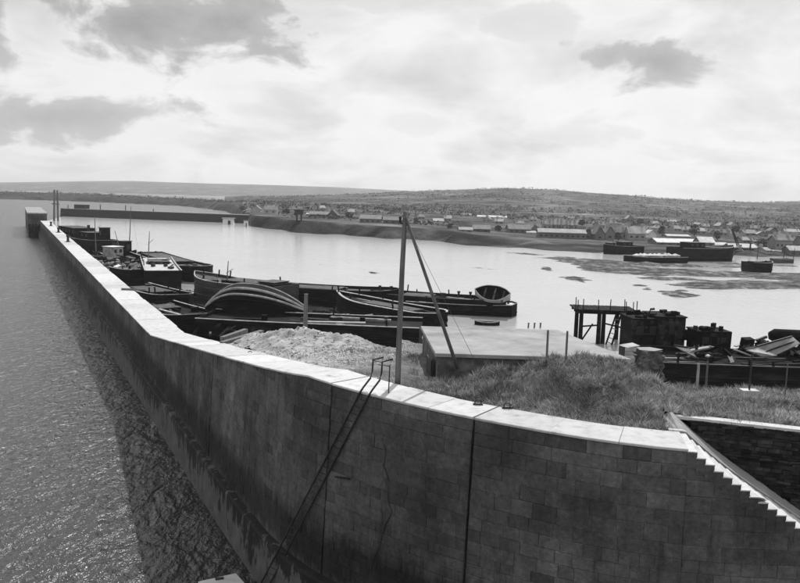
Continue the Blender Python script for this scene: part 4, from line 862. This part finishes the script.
for i, f in enumerate((.03, .12, .2, .33, .47)): MB().tube([(Lf*f, 2, 4), (Lf*f, 2, 4+rng.uniform(1.2, 2.8))], .22, 6).build('bollard', 'iron', fp)
MB().box((Lf*.1, 2.5, 5.3), (7, 3.2, 2.2)).build('store_shed', 'rust_plate', fp)
for px, py, w, h, lab in ((228.5, 224.4, 5.2, 2.9, 'square pale beacon tower in the gap at the far pier end'), (246, 226.5, 2.0, 2.6, 'small pale beacon tower at the left end of the far bank')):
    c = at(px, py, 0); o = thing('beacon_tower', lab, 'beacon', (c.x, c.y, -.2), .1)
    MB().box((0, 0, h/2), (w, w*.8, h), 0, 0, 0, .9).build('tower', 'white_paint', o); MB().box((0, 0, h+.15), (w*1.12, w*.95, .3)).build('cap', 'concrete', o); MB().box((w*.1, -w*.4, h*.4), (w*.22, .2, h*.6)).build('door', 'window_dark', o)

# ------------------------------------------------------------------ far shore, hills and headland: one survey of heights by bearing (X/Y) and depth
PXT = [-200, 0, 60, 110, 180, 225, 248, 262, 300, 350, 430, 480, 540, 600, 660, 720, 800, 1000]
SHY = [192, 199.3, 201, 203, 206.3, 212, 226, 229, 233.5, 236.5, 242, 248, 253.5, 257.5, 262, 259, 259, 262]
AZ = [(p-400)/800 for p in PXT]; SD = [at(p, y, 0).y for p, y in zip(PXT, SHY)]
BANK = [4, 4, 4, 4, 4, 4, 4.6, 4.6, 4.4, 4.0, 3.6, 2.6, 1.8, 1.4, 1.4, 1.6, 1.8, 2]; BWD = [80, 80, 80, 80, 60, 40, 22, 20, 18, 18, 18, 30, 40, 45, 40, 30, 30, 30]
def zr(px, y, Yd): return max(4.0, float(15+(197+(px-400)*.0279-y)*Yd/800))
RP = [-300, 100, 180, 230, 300, 350, 400, 450, 500, 560, 600, 650, 700, 750, 800, 900, 1100]; RY = [200, 200, 199, 198, 196.5, 195, 192.5, 190.8, 189.3, 191.5, 194.5, 197.5, 201, 203, 203.5, 204, 206]
RIDGE = [zr(p, y, 1500) for p, y in zip(RP, RY)]; RA = [(p-400)/800 for p in RP]
FP = [-400, 0, 60, 130, 200, 260, 330, 400, 500, 600, 1200]; FY = [179, 182.3, 181.8, 181.3, 183.2, 184.8, 187.5, 191, 197, 203, 220]
FARH = [zr(p, y, 4200) for p, y in zip(FP, FY)]; FA = [(p-400)/800 for p in FP]
def land_h(a, y):
    x = a*y; S = np.interp(a, AZ, SD)*(1+.012*np.sin(x*.21)+.008*np.sin(x*.5+1)); bk_ = np.interp(a, AZ, BANK); bw = np.interp(a, AZ, BWD); m = sstep(-.235, -.185, a)
    t = y-S
    main = -1.2+(bk_+1.2)*sstep(-3, bw, t)+2.2*sstep(bw, 260, t)
    rg = np.interp(a, RA, RIDGE); und = 2.2*vnoise(x*.012, y*.012, 41)+1.2*vnoise(x*.03, y*.03, 42)
    main = main+np.maximum(rg-bk_-2.2, 0)*sstep(430, 1500, y)**1.15*(1-.9*sstep(1550, 2600, y))+und*sstep(420, 900, y)*(1-sstep(1900, 2500, y))
    head = -1.5+(7.5+1.5*vnoise(x*.02, y*.02, 43))*sstep(0, 70, t)*(1-sstep(260, 420, t))
    z = m*main+(1-m)*head
    fh = np.interp(a, FA, FARH); z = np.maximum(z, -2+(fh+2+3*vnoise(x*.004, y*.004, 44)*sstep(3000, 4000, y))*sstep(2700, 4200, y)*(1-.5*sstep(4300, 5600, y)))
    return z
aa = np.linspace(-1.0, 1.0, 520); yy = np.concatenate([np.linspace(140, 480, 190), np.geomspace(482, 5900, 190)])
A_, Y_ = np.meshgrid(aa, yy); Z_ = land_h(A_, Y_); X_ = A_*Y_
idx = np.arange(A_.size).reshape(A_.shape); zm = np.maximum(np.maximum(Z_[:-1, :-1], Z_[1:, :-1]), np.maximum(Z_[:-1, 1:], Z_[1:, 1:])); q = zm > -1.1
Fq = np.stack([idx[:-1, :-1][q], idx[:-1, 1:][q], idx[1:, 1:][q], idx[1:, :-1][q]], 1)
Ac, Yc = A_[:-1, :-1][q], Y_[:-1, :-1][q]; tq = Yc-np.interp(Ac, AZ, SD); bq = np.interp(Ac, AZ, BWD)
FT = 1-.68*(1-sstep(bq*.8, bq*1.15, tq))*sstep(-.24, -.19, Ac)*(1-.75*sstep(.06, .16, Ac)); FT = np.where((Ac < -.2) & (Yc < 2500), .38, FT)
hills = struct(npmesh('hills', np.stack([X_.ravel(), Y_.ravel(), Z_.ravel()], 1), Fq, 'far_land', tone=FT, smooth=True))
def on_land(px, py):
    z = 3.0
    for _ in range(14): p = at(px, py, z); z = max(.0, float(land_h(np.array([p.x/p.y]), np.array([p.y]))[0]))*.7+z*.3
    return at(px, py, z)
# mud banks laid bare by the tide
def poly_sd(x, y, P):
    ins = np.zeros(x.shape, bool); dm = np.full(x.shape, 1e9); n = len(P)
    for i in range(n):
        (x0, y0), (x1, y1) = P[i], P[(i+1) % n]
        c = ((y0 > y) != (y1 > y)) & (x < (x1-x0)*(y-y0)/(y1-y0+1e-9)+x0); ins ^= c
        t = np.clip(((x-x0)*(x1-x0)+(y-y0)*(y1-y0))/((x1-x0)**2+(y1-y0)**2+1e-9), 0, 1); dm = np.minimum(dm, np.hypot(x-x0-t*(x1-x0), y-y0-t*(y1-y0)))
    return np.where(ins, dm, -dm)
def mudbank(name, poly, step, hgt, seed, soft=6.0, amp=.25):
    P = [tuple(at(x, y, 0).xy) for x, y in poly]; xs = [p[0] for p in P]; ys = [p[1] for p in P]
    Xg, Yg = np.meshgrid(np.arange(min(xs)-soft, max(xs)+soft, step), np.arange(min(ys)-soft, max(ys)+soft, step)); sdv = poly_sd(Xg, Yg, P)
    Zg = hgt*np.clip(sdv/soft, -1, 1)+amp*1.5*fbm(Xg*.05*5/soft, Yg*.11*5/soft, seed, 5, .6)*sstep(-soft, 0, sdv)+amp*.25*fbm(Xg*.4, Yg*.7, seed+1, 3)-.05
    i_ = np.arange(Xg.size).reshape(Xg.shape); k_ = np.maximum(np.maximum(Zg[:-1, :-1], Zg[1:, :-1]), np.maximum(Zg[:-1, 1:], Zg[1:, 1:])) > -.1
    F_ = np.stack([i_[:-1, :-1][k_], i_[:-1, 1:][k_], i_[1:, 1:][k_], i_[1:, :-1][k_]], 1); return struct(npmesh(name, np.stack([Xg.ravel(), Yg.ravel(), Zg.ravel()], 1), F_, 'mud', smooth=True))
mudbank('mudflat', [(585, 265), (640, 268.5), (700, 272), (760, 273), (830, 276), (900, 280), (900, 308), (800, 296), (740, 292), (690, 287.5), (640, 281), (600, 274)], .8, .26, 51, 6.0, .34)
mudbank('mudflat', [(500, 252), (560, 257), (620, 261), (690, 263), (760, 262), (830, 264), (830, 268), (760, 268.5), (690, 267), (620, 265.5), (560, 262)], 1.0, .2, 53, 4.0, .3)
o = mudbank('mudflat', [(130, 285), (185, 288), (205, 297), (260, 300), (340, 308), (440, 326), (436, 345), (420, 372), (300, 352), (200, 345), (150, 320)], .7, .3, 57, 2.5, .15); o.data.materials[0] = M['black_hull']
for i, q in enumerate([[(662, 292), (680, 289.5), (699, 295), (684, 298), (668, 295)], [(556, 278), (575, 277), (597, 281), (590, 285), (570, 282)], [(361, 271), (380, 272.5), (381, 275.5), (366, 274)], [(310, 262), (326, 262.5), (326, 265), (314, 264.5)], [(470, 267), (515, 270), (516, 272.5), (480, 270)], [(636, 285), (652, 287), (648, 290)], [(540, 264), (552, 270), (549, 273)]]):
    mudbank('mud_islet', q, .4, .26, 60+i, 2.6, .2)

# ------------------------------------------------------------------ buildings along the far shore
def building(name, label, x0, x1, yb, yt, roofh=.4, wall=1.0, roof=1.0, depth=None, gable=False, chim=0, wins=0, rz=None, group='buildings on the far shore', cat='house'):
    a, b = on_land(x0, yb), on_land(x1, yb); c = (a+b)/2; w = (x1-x0)*c.y/800; h = (yb-yt)*c.y/800; dp = depth or max(5, min(9, w*.7)); hw = h*(1-roofh); z0 = min(a.z, b.z)-.6
    o = thing(name, label, cat, (c.x, c.y+dp/2, z0), rng.uniform(-.12, .12) if rz is None else rz, group); hw += .6
    mb = MB(); mb.tone = wall; mb.box((0, 0, hw/2), (w, dp, hw))
    e = .25; rt_ = h-hw+.6
    r = MB(); r.tone = roof
    if gable:                                        # gable end towards us
        mb.face((-w/2, -dp/2, hw), (w/2, -dp/2, hw), (0, -dp/2, hw+rt_-.05)); mb.face((w/2, dp/2, hw), (-w/2, dp/2, hw), (0, dp/2, hw+rt_-.05))
        for s_ in (-1, 1): r.loft([[(s_*(w/2+e), -dp/2-e, hw-.12), (0, -dp/2-e, hw+rt_)], [(s_*(w/2+e), dp/2+e, hw-.12), (0, dp/2+e, hw+rt_)]]); r.loft([[(s_*(w/2+e), -dp/2-e, hw-.27), (0, -dp/2-e, hw+rt_-.15)], [(s_*(w/2+e), dp/2+e, hw-.27), (0, dp/2+e, hw+rt_-.15)]])
    else:
        mb.face((-w/2, -dp/2, hw), (-w/2, dp/2, hw), (-w/2, 0, hw+rt_-.05)); mb.face((w/2, dp/2, hw), (w/2, -dp/2, hw), (w/2, 0, hw+rt_-.05))
        for s_ in (-1, 1): r.loft([[(-w/2-e, s_*(dp/2+e), hw-.12), (-w/2-e, 0, hw+rt_)], [(w/2+e, s_*(dp/2+e), hw-.12), (w/2+e, 0, hw+rt_)]]); r.loft([[(-w/2-e, s_*(dp/2+e), hw-.27), (-w/2-e, 0, hw+rt_-.15)], [(w/2+e, s_*(dp/2+e), hw-.27), (w/2+e, 0, hw+rt_-.15)]])
    mb.build('wall', 'house_wall', o); ro = r.build('roof', 'house_roof', o)
    for i in range(chim):
        x = (-w/2+.7+(w-1.4)*(i/max(1, chim-1))) if chim > 1 else -w*.3
        MB().box((0 if gable else x, (i-.5)*dp*.5 if gable else 0, hw+rt_+.2), (.8, .8, 1.6)).build('chimney', 'house_wall', ro)
    for i in range(wins):
        for zz_ in ((.28, .72) if hw > 5 else (.5,)): MB().box(((i+.5)/wins*w-w/2, -dp/2-.03, hw*zz_+.2), (min(1.0, w/wins*.45), .1, hw*.2)).build('window', 'window_dark', o)
    return o
BL = [ # name, label, x0, x1, ybase, ytop, roofh, wall, roof, gable, chim, wins, cat
 ('cottage', 'pale gabled cottage left of two behind the far bank', 251, 260, 212.5, 205, .5, 1.1, 1.2, 1, 1, 0, 'house'),
 ('cottage', 'wider pale cottage right of two behind the far bank', 264, 277, 213.5, 205.5, .5, 1.2, 1.4, 0, 2, 2, 'house'),
 ('boathouse', 'long low boathouse with pale gable near the signal cabin', 309, 330, 217, 211.5, .5, .5, .9, 0, 0, 3, 'shed'),
 ('barn', 'dark gabled barn right of the long low boathouse', 328, 338, 219, 210, .55, .35, .5, 1, 0, 1, 'shed'),
 ('white_hut', 'tiny white hut beside the signal cabin', 306.5, 310.5, 216.5, 212.8, .3, 2.2, 2.0, 0, 0, 0, 'hut'),
 ('warehouse', 'grey warehouse with dark end left of the pole', 360, 381, 223, 215, .45, .55, 1.0, 0, 0, 4, 'warehouse'),
 ('warehouse', 'low dark warehouse just behind the pole', 383, 402, 224, 217, .4, .4, .8, 0, 0, 3, 'warehouse'),
 ('white_hut', 'small pale building on the slope right of the pole', 433, 443, 223.5, 218.5, .45, 1.6, 1.8, 0, 0, 0, 'hut'),
 ('shed', 'low pale-roofed shed on the bank right of the pole', 459, 472, 231.5, 227, .5, .7, 1.5, 0, 0, 2, 'shed'),
 ('barn', 'dark gabled barn on the shore beside the low pale shed', 473, 490, 232, 225, .5, .4, 1.0, 0, 0, 2, 'shed'),
 ('warehouse', 'broad dark warehouse left of the long shed', 508, 530, 233, 224.5, .5, .5, .9, 0, 0, 4, 'warehouse'),
 ('cottage', 'steep gabled house touching the long shed', 529, 540, 233.5, 225, .55, .6, .7, 1, 1, 1, 'house'),
 ('white_hut', 'small white lean-to at the end of the long shed', 527, 538, 234, 231, .4, 2.0, 2.2, 0, 0, 0, 'hut'),
 ('long_shed', 'long shed with pale roof edge on the far shore', 539, 586, 238.5, 229, .35, .45, 1.4, 0, 0, 9, 'shed'),
 ('gable_house', 'dark gable house at the right end of the long shed', 584, 592, 239, 229, .5, .5, .7, 1, 1, 1, 'house'),
 ('row_house', 'first of four chimneyed row houses above the long shed', 543, 552, 229, 220.5, .45, .9, 1.0, 0, 2, 2, 'house'),
 ('row_house', 'second of four chimneyed row houses above the long shed', 552.3, 560, 229, 220.5, .45, .8, 1.1, 0, 2, 2, 'house'),
 ('row_house', 'third of four chimneyed row houses above the long shed', 560.3, 569, 229.3, 220.8, .45, 1.0, .9, 0, 2, 2, 'house'),
 ('row_house', 'fourth of four chimneyed row houses above the long shed', 569.3, 577, 229.5, 221, .45, .85, 1.1, 0, 2, 2, 'house'),
 ('gable_house', 'steep dark gable house left of the pale twin-gabled house', 594, 604, 240, 227, .55, .5, .6, 1, 1, 1, 'house'),
 ('gable_house', 'second steep gable house, behind the beached hull', 605, 614, 240, 226.5, .5, .7, .8, 1, 2, 1, 'house'),
 ('terrace_house', 'grey terrace house above the beached hull', 614, 626, 239, 227, .45, .8, .9, 0, 2, 3, 'house'),
 ('terrace_house', 'pale-roofed house with two tall chimneys behind the deck barge', 628, 645, 240, 226.5, .5, .9, 2.0, 0, 2, 3, 'house'),
 ('white_hut', 'bright white gable beside the pale-roofed house', 648, 656, 238, 230, .4, 2.3, 2.2, 1, 0, 0, 'house'),
 ('shed', 'long white-roofed shed behind the big beached hull', 656, 698, 245, 239, .55, .5, 3.2, 0, 0, 5, 'shed'),
 ('shed', 'narrow pale-roofed shed up the slope behind the white-roofed shed', 667, 690, 237.5, 234.5, .5, .8, 2.4, 0, 0, 0, 'shed'),
 ('workshop', 'white-roofed workshop beside the crane', 699, 714, 247, 237, .5, .6, 3.3, 0, 0, 2, 'workshop'),
 ('shed', 'low pale-roofed shed left of the crane', 714, 728, 247, 242.5, .5, .5, 2.6, 0, 0, 2, 'shed'),
 ('shed', 'pale-roofed open shed right of the crane', 730, 757, 250, 244, .55, .35, 2.6, 0, 0, 3, 'shed'),
 ('terrace_house', 'tall terrace house with window rows at the right shore', 775, 792, 250, 235.5, .3, .7, 1.0, 0, 2, 4, 'house'),
 ('gable_house', 'dark gable house right of the tall terrace house', 791, 803, 249, 235.5, .45, .6, .7, 1, 2, 1, 'house'),
 ('shed', 'low pale-roofed quay shed at the right edge', 789, 812, 256, 246, .4, .4, 2.0, 0, 0, 3, 'shed'),
 ('shed', 'white-roofed lean-to below the tall terrace house', 776, 789, 254, 250, .45, .5, 3.0, 0, 0, 2, 'shed'),
 ('cottage', 'small hillside cottage above the white-roofed shed', 744, 756, 236, 230, .5, .9, 1.4, 0, 1, 2, 'house'),
 ('cottage', 'pale hillside cottage above the tall terrace house', 786, 800, 234, 229, .5, 1.0, 1.9, 0, 2, 2, 'house'),
 ('farmhouse', 'long white farm building on the hillside in the middle', 478, 507, 218.5, 215.5, .5, 2.0, 2.2, 0, 0, 3, 'farm'),
 ('farmhouse', 'small white farmhouse on the hillside left of the long farm building', 462, 472, 216, 213.4, .5, 2.0, 1.6, 0, 1, 0, 'farm'),
 ('cottage', 'lone white cottage high on the hillside above the terrace houses', 668, 677, 223, 220, .5, 2.0, 1.8, 0, 1, 0, 'house'),
 ('cottage', 'pair of joined pale cottages on the hillside at right', 690, 704, 226, 222.5, .5, 1.6, 1.3, 0, 2, 0, 'house'),
]
for n_, lb, x0, x1, yb, yt, rh, wl, rf, gb, ch, wi, ct in BL: building(n_, lb, x0, x1, yb, yt, rh, wl, rf, None, bool(gb), ch, wi, cat=ct)
TOWN = [(599, 234, 8), (622, 233, 9), (645, 233, 8), (660, 231, 9), (676, 231.5, 8), (690, 233, 9), (704, 234, 10), (716, 235, 8), (726, 236, 9), (764, 237, 10), (774, 234, 8), (600, 228, 7), (612, 226, 8), (630, 222, 7), (655, 226, 7), (722, 229, 8), (734, 228.5, 7), (757, 231, 8), (773, 229.5, 8), (706, 229, 7), (520, 226, 8), (533, 222, 7), (588, 224, 7), (500, 224, 8), (488, 222, 7), (448, 221, 7), (420, 219, 7), (405, 218, 7), (350, 214.5, 7), (321, 210.5, 6), (745, 243, 8), (759, 243.5, 9), (766, 252, 9), (743, 254, 8)]
REFS = [(562, 234, 'the long shed'), (560, 225, 'the chimneyed row houses'), (677, 242, 'the long white-roofed shed'), (706, 241, 'the white-roofed workshop'), (738, 246, 'the quay crane'), (783, 242, 'the tall terrace house'), (636, 232, 'the tall twin chimneys'), (652, 233, 'the bright white gable'), (370, 219, 'the grey warehouse'), (481, 228, 'the dark barn on the bank'), (519, 229, 'the broad dark warehouse'), (492, 217, 'the long white farm'), (320, 214, 'the long low boathouse'), (605, 233, 'the steep gable houses'), (672, 221, 'the lone white hillside cottage'), (750, 233, 'the small hillside cottage')]
ORD = ['nearest', 'second nearest', 'third nearest', 'fourth nearest', 'fifth nearest', 'sixth nearest', 'seventh nearest']; near_ref = {}
for px, py, w in TOWN:
    d_, ref = min(((px-x)**2+(3*(py-y))**2, r) for x, y, r in REFS); near_ref.setdefault(ref, []).append((d_, px, py))
for v in near_ref.values(): v.sort()
for i, (px, py, w) in enumerate(TOWN):
    hgt = rng.uniform(4.6, 6.6); gb = rng.random() < .35; rf = rng.uniform(.6, 1.7)
    ref, k_ = next((r, [q[1:] for q in v].index((px, py))) for r, v in near_ref.items() if (px, py) in [q[1:] for q in v])
    lb = '%s small house %s to %s' % ('dark-roofed' if rf < .95 else ('pale-roofed' if rf > 1.35 else 'grey-roofed'), ORD[k_], ref)
    building('town_house', lb, px-w/2, px+w/2, py, py-hgt, .48, rng.uniform(.5, 1.3), rf, None, gb, rng.choice((1, 2)), 2, rng.uniform(-.5, .5), 'town houses behind the shore')
for i, (px, py, h_, lb) in enumerate(((783, 262, 15, 'taller bare mast behind the grey flat boat'), (793, 261, 13, 'bare mast at the right end of the grey flat boat'), (699, 258, 13, 'thin mast beside the big black beached hull'), (620, 252, 11, 'thin mast on the dark beached hull with the deckhouse'), (612, 249, 9, 'short mast left of the beached hull deckhouse'), (757, 259, 12, 'thin mast behind the stubby black lighter'))):
    c = at(px, py, 0); u = c.y/800; o = thing('boat_mast', lb, 'mast', tuple(c), 0, 'masts along the far shore'); MB().tube([(0, 0, -.5), (.2, 0, h_*u)], [.14, .07], 5).build('spar', 'iron', o); MB().tube([(-.6*u, 0, h_*u*.7), (.9*u, 0, h_*u*.72)], .07, 4).build('yard', 'iron', o)
# signal cabin on stilts
c = on_land(299, 220.5); o = thing('signal_cabin', 'dark signal cabin raised on stilts on the far bank', 'cabin', tuple(c)); u = c.y/800
for x in (-2.2*u, 2.2*u):
    for y in (-.9, .9): MB().tube([(x, y, -.5), (x, y, 6*u)], .25, 6).build('stilt', 'iron', o)
MB().box((0, 0, 8*u), (8*u, 3.4, 4*u)).build('cabin_wall', 'rust_plate', o); MB().box((0, 0, 10.3*u), (9.5*u, 4, .3)).build('roof', 'black_hull', o)
# crane with slanted jib
c = on_land(738, 253); u = c.y/800; o = thing('crane', 'dark quay crane with slanted lattice jib', 'crane', tuple(c))
MB().box((0, 0, 3.5*u), (5*u, 3, 5*u)).build('cab', 'iron', o); MB().tube([(0, 0, -.5), (0, 0, 2*u)], 1.0, 8).build('base', 'iron', o)
for k in (-.35, .35): MB().bar((k, -.4, 5*u), (-8.5*u+k*.3, -.4, 24*u), .3).build('jib_chord', 'iron', o)
for t in np.linspace(.08, .95, 10): MB().bar((-.35-8.5*u*t, -.4, 5*u+19*u*t), (.35-8.5*u*(t+.05), -.4, 5*u+19*u*(t+.05)), .14).build('lacing', 'iron', o)
MB().tube([(-8.4*u, -.4, 23.8*u), (.5, .8, 6*u)], .06, 4).build('jib_rope', 'iron', o)
c = on_land(750, 250.5); o = thing('yard_pole', 'short dark pole right of the quay crane', 'pole', tuple(c)); MB().tube([(0, 0, -.5), (0, 0, 8*c.y/800)], .25, 6).build('shaft', 'iron', o); MB().box((0, 0, 7*c.y/800), (1.2, .2, .2)).build('arm', 'iron', o)
# beached craft
def beached(name, lab, x0, x1, yb, yt, m, flip=False, **kw):
    z = 0.0; a, b = at(x0, yb, .3), at(x1, yb, .3); h = (yb-yt)*(a.y+b.y)/2/800; a.z = b.z = h
    e0, e1 = (a, b) if not flip else (b, a); o, l = make_hull(name, lab, e0, e1, kw.pop('B', 5.5), h, m=m, group='craft beached on the far shore', cat='boat', **kw); return o, l, h
o, l, h = beached('beached_hull', 'dark beached hull with low deckhouse below the gable houses', 604, 638, 253, 246, 'black_hull', bow=.2, rise=.5); cabin(o, -1, 0, h, 4, 2.6, 1.5, nwin=2); cabin(o, 4, 0, h, 2, 2.2, 1.2, nwin=1)
o, l, h = beached('deck_barge', 'low barge with heaped pale cargo lying on the mud', 625, 681, 261.5, 257, 'black_hull', bow=.12, rise=.3, wales=1)
for i in range(9): mb = MB(); mb.tone = rng.uniform(.7, 1.2); mb.rock((-l*.36+i*l*.085, rng.uniform(-.5, .5), h+.5), 1.3, (1.1, 1.1, .8)); mb.build('cargo_heap', 'pale_plate', o)
o, l, h = beached('beached_hull', 'big black beached hull beside the white-roofed workshop', 674, 732, 259.5, 248, 'black_hull', bow=.25, rise=.8, flip=True, B=7, wales=2); cabin(o, -4, 0, h, 5, 4, 1.8, nwin=3); hatch(o, 4, 3.5, 6, h)
o, l, h = beached('black_lighter', 'stubby black lighter stranded on the mud at right', 747, 770.5, 271, 262.5, 'black_hull', bow=.3, rise=.3, flip=True, B=4.2); hatch(o, -1, 2.6, 2.4, h, .5); bitts(o, 1.8, 0, h+.2)
o, l, h = beached('skiff', 'small dark skiff on the saltings below the long shed', 556, 575, 243, 240.5, 'black_hull', bow=.4, rise=.3, B=2.4, wales=0)
o, l, h = beached('flat_boat', 'flat dark boat drawn up left of the crane', 600, 612, 247.5, 244.8, 'black_hull', bow=.3, rise=.2, B=2.4, wales=0)
o, l, h = beached('flat_boat', 'grey flat boat lying behind the stubby black lighter', 770, 790, 262, 259, 'grey_hull', bow=.3, rise=.2, B=2.6, wales=0)

# ------------------------------------------------------------------ trees
def tree_parts(o, h, w, n=80, seed=0):
    r = random.Random(seed); MB().tube([(0, 0, -.6), (.1, 0, h*.3), (0, .1, h*.6)], [h*.05, h*.035, h*.02], 6).build('trunk', 'bark', o)
    mb = MB()
    for i in range(n):
        t = r.uniform(0, 6.28); rr = math.sqrt(r.random()); z = r.uniform(.22, 1); k = math.sin(min(1, (z-.1)/.9)*2.9)**.6 if z < .98 else .2
        c = (math.cos(t)*rr*w/2*k, math.sin(t)*rr*w/2*k, z*h); s_ = r.uniform(.09, .2)*w; mb.tone = r.uniform(.6, 1.5)
        for _ in range(4):
            v = [Vector((r.gauss(0, 1), r.gauss(0, 1), r.gauss(0, .8)))*s_*.6+Vector(c) for _ in range(3)]; mb.face(*v)
    mb.build('crown', 'tree', o)
TR = [(588, 238, 8, 9, 'dark tree between the long shed and the gable house'), (618, 241, 8, 8, 'round dark tree behind the beached hull'), (662, 236, 8, 9, 'dark tree right of the bright white gable'), (694, 236, 9, 11, 'pair-like bushy tree behind the white-roofed shed'), (717, 240, 8, 9, 'dark tree left of the crane jib'), (762, 249, 10, 10, 'big dark tree right of the crane'), (770, 246, 7, 8, 'smaller dark tree beside the tall terrace house'), (808, 250, 10, 10, 'dark tree at the right edge of the shore'), (498, 232, 7, 6, 'bushy tree right of the dark gabled barn'), (450, 229, 6, 5, 'low tree left of the pale-roofed bank shed'), (416, 224, 6, 6, 'dark tree on the bank just right of the pole brace'), (349, 219, 8, 6, 'dark tree left of the grey warehouse'), (286, 215, 8, 6, 'dark tree between the cottages and the signal cabin'), (243, 211, 6, 5, 'low dark tree left of the pale cottages'), (736, 233, 8, 7, 'dark tree up the slope above the crane'), (640, 226, 8, 7, 'dark tree above the tall chimneys'), (582, 226, 7, 6, 'dark tree right of the row houses')]
for i, (px, py, w, h, lb) in enumerate(TR):
    c = on_land(px, py); u = c.y/800; o = thing('tree', lb, 'tree', tuple(c), 0, 'trees along the far shore'); tree_parts(o, h*u, w*u, 90, i)
# hedges and woods that read as one mass
Vw, Tw = [], []
r_ = np.random.RandomState(5); n = 21000; a = r_.uniform(-.55, .75, n); y = 320*np.exp(r_.uniform(0, 1.75, n)); x = a*y
hed = vnoise(x*.018, y*.035, 71)+.5*vnoise(x*.06, y*.09, 72); z = land_h(a, y); ok = (hed > .0) & (z > 3.2); ok &= (y-np.interp(a, AZ, SD)) > 50
x, y, z = x[ok], y[ok], z[ok]
for i in range(len(x)):
    s_ = r_.uniform(.8, 1.9)*(.75+y[i]/3000)
    for _ in range(6):
        c = np.array([x[i]+r_.normal(0, s_*1.0), y[i]+r_.normal(0, s_*.8), z[i]+s_*r_.uniform(.15, 1.1)]); Vw.append(c+r_.normal(0, 1, (3, 3))*np.array([.8, .6, .55])*s_*.55); Tw.append(r_.uniform(.6, 1.5))
w_ = npmesh('woodland', np.concatenate(Vw), np.arange(len(Vw)*3).reshape(-1, 3), 'tree', np.array(Tw)); stuff(w_); tag(w_, 'hedges and woods covering the far hillside', 'woodland')

# ------------------------------------------------------------------ haze
mb = bpy.data.materials.new('haze'); mb.use_nodes = True; t = mb.node_tree; t.nodes.clear()
pv = N(t, 'ShaderNodeVolumePrincipled'); pv.inputs['Color'].default_value = (.92, .92, .92, 1); pv.inputs['Density'].default_value = .00014; pv.inputs['Anisotropy'].default_value = .3
mo = N(t, 'ShaderNodeOutputMaterial'); L(t, pv.outputs[0], mo.inputs['Volume']); M['haze'] = mb
hb_ = MB(); hb_.box((0, 2960, 42), (10100, 6140, 96)); ho = hb_.build('haze', 'haze'); ho['kind'] = 'stuff'; tag(ho, 'thin pale haze over the harbour and the far hills', 'haze')
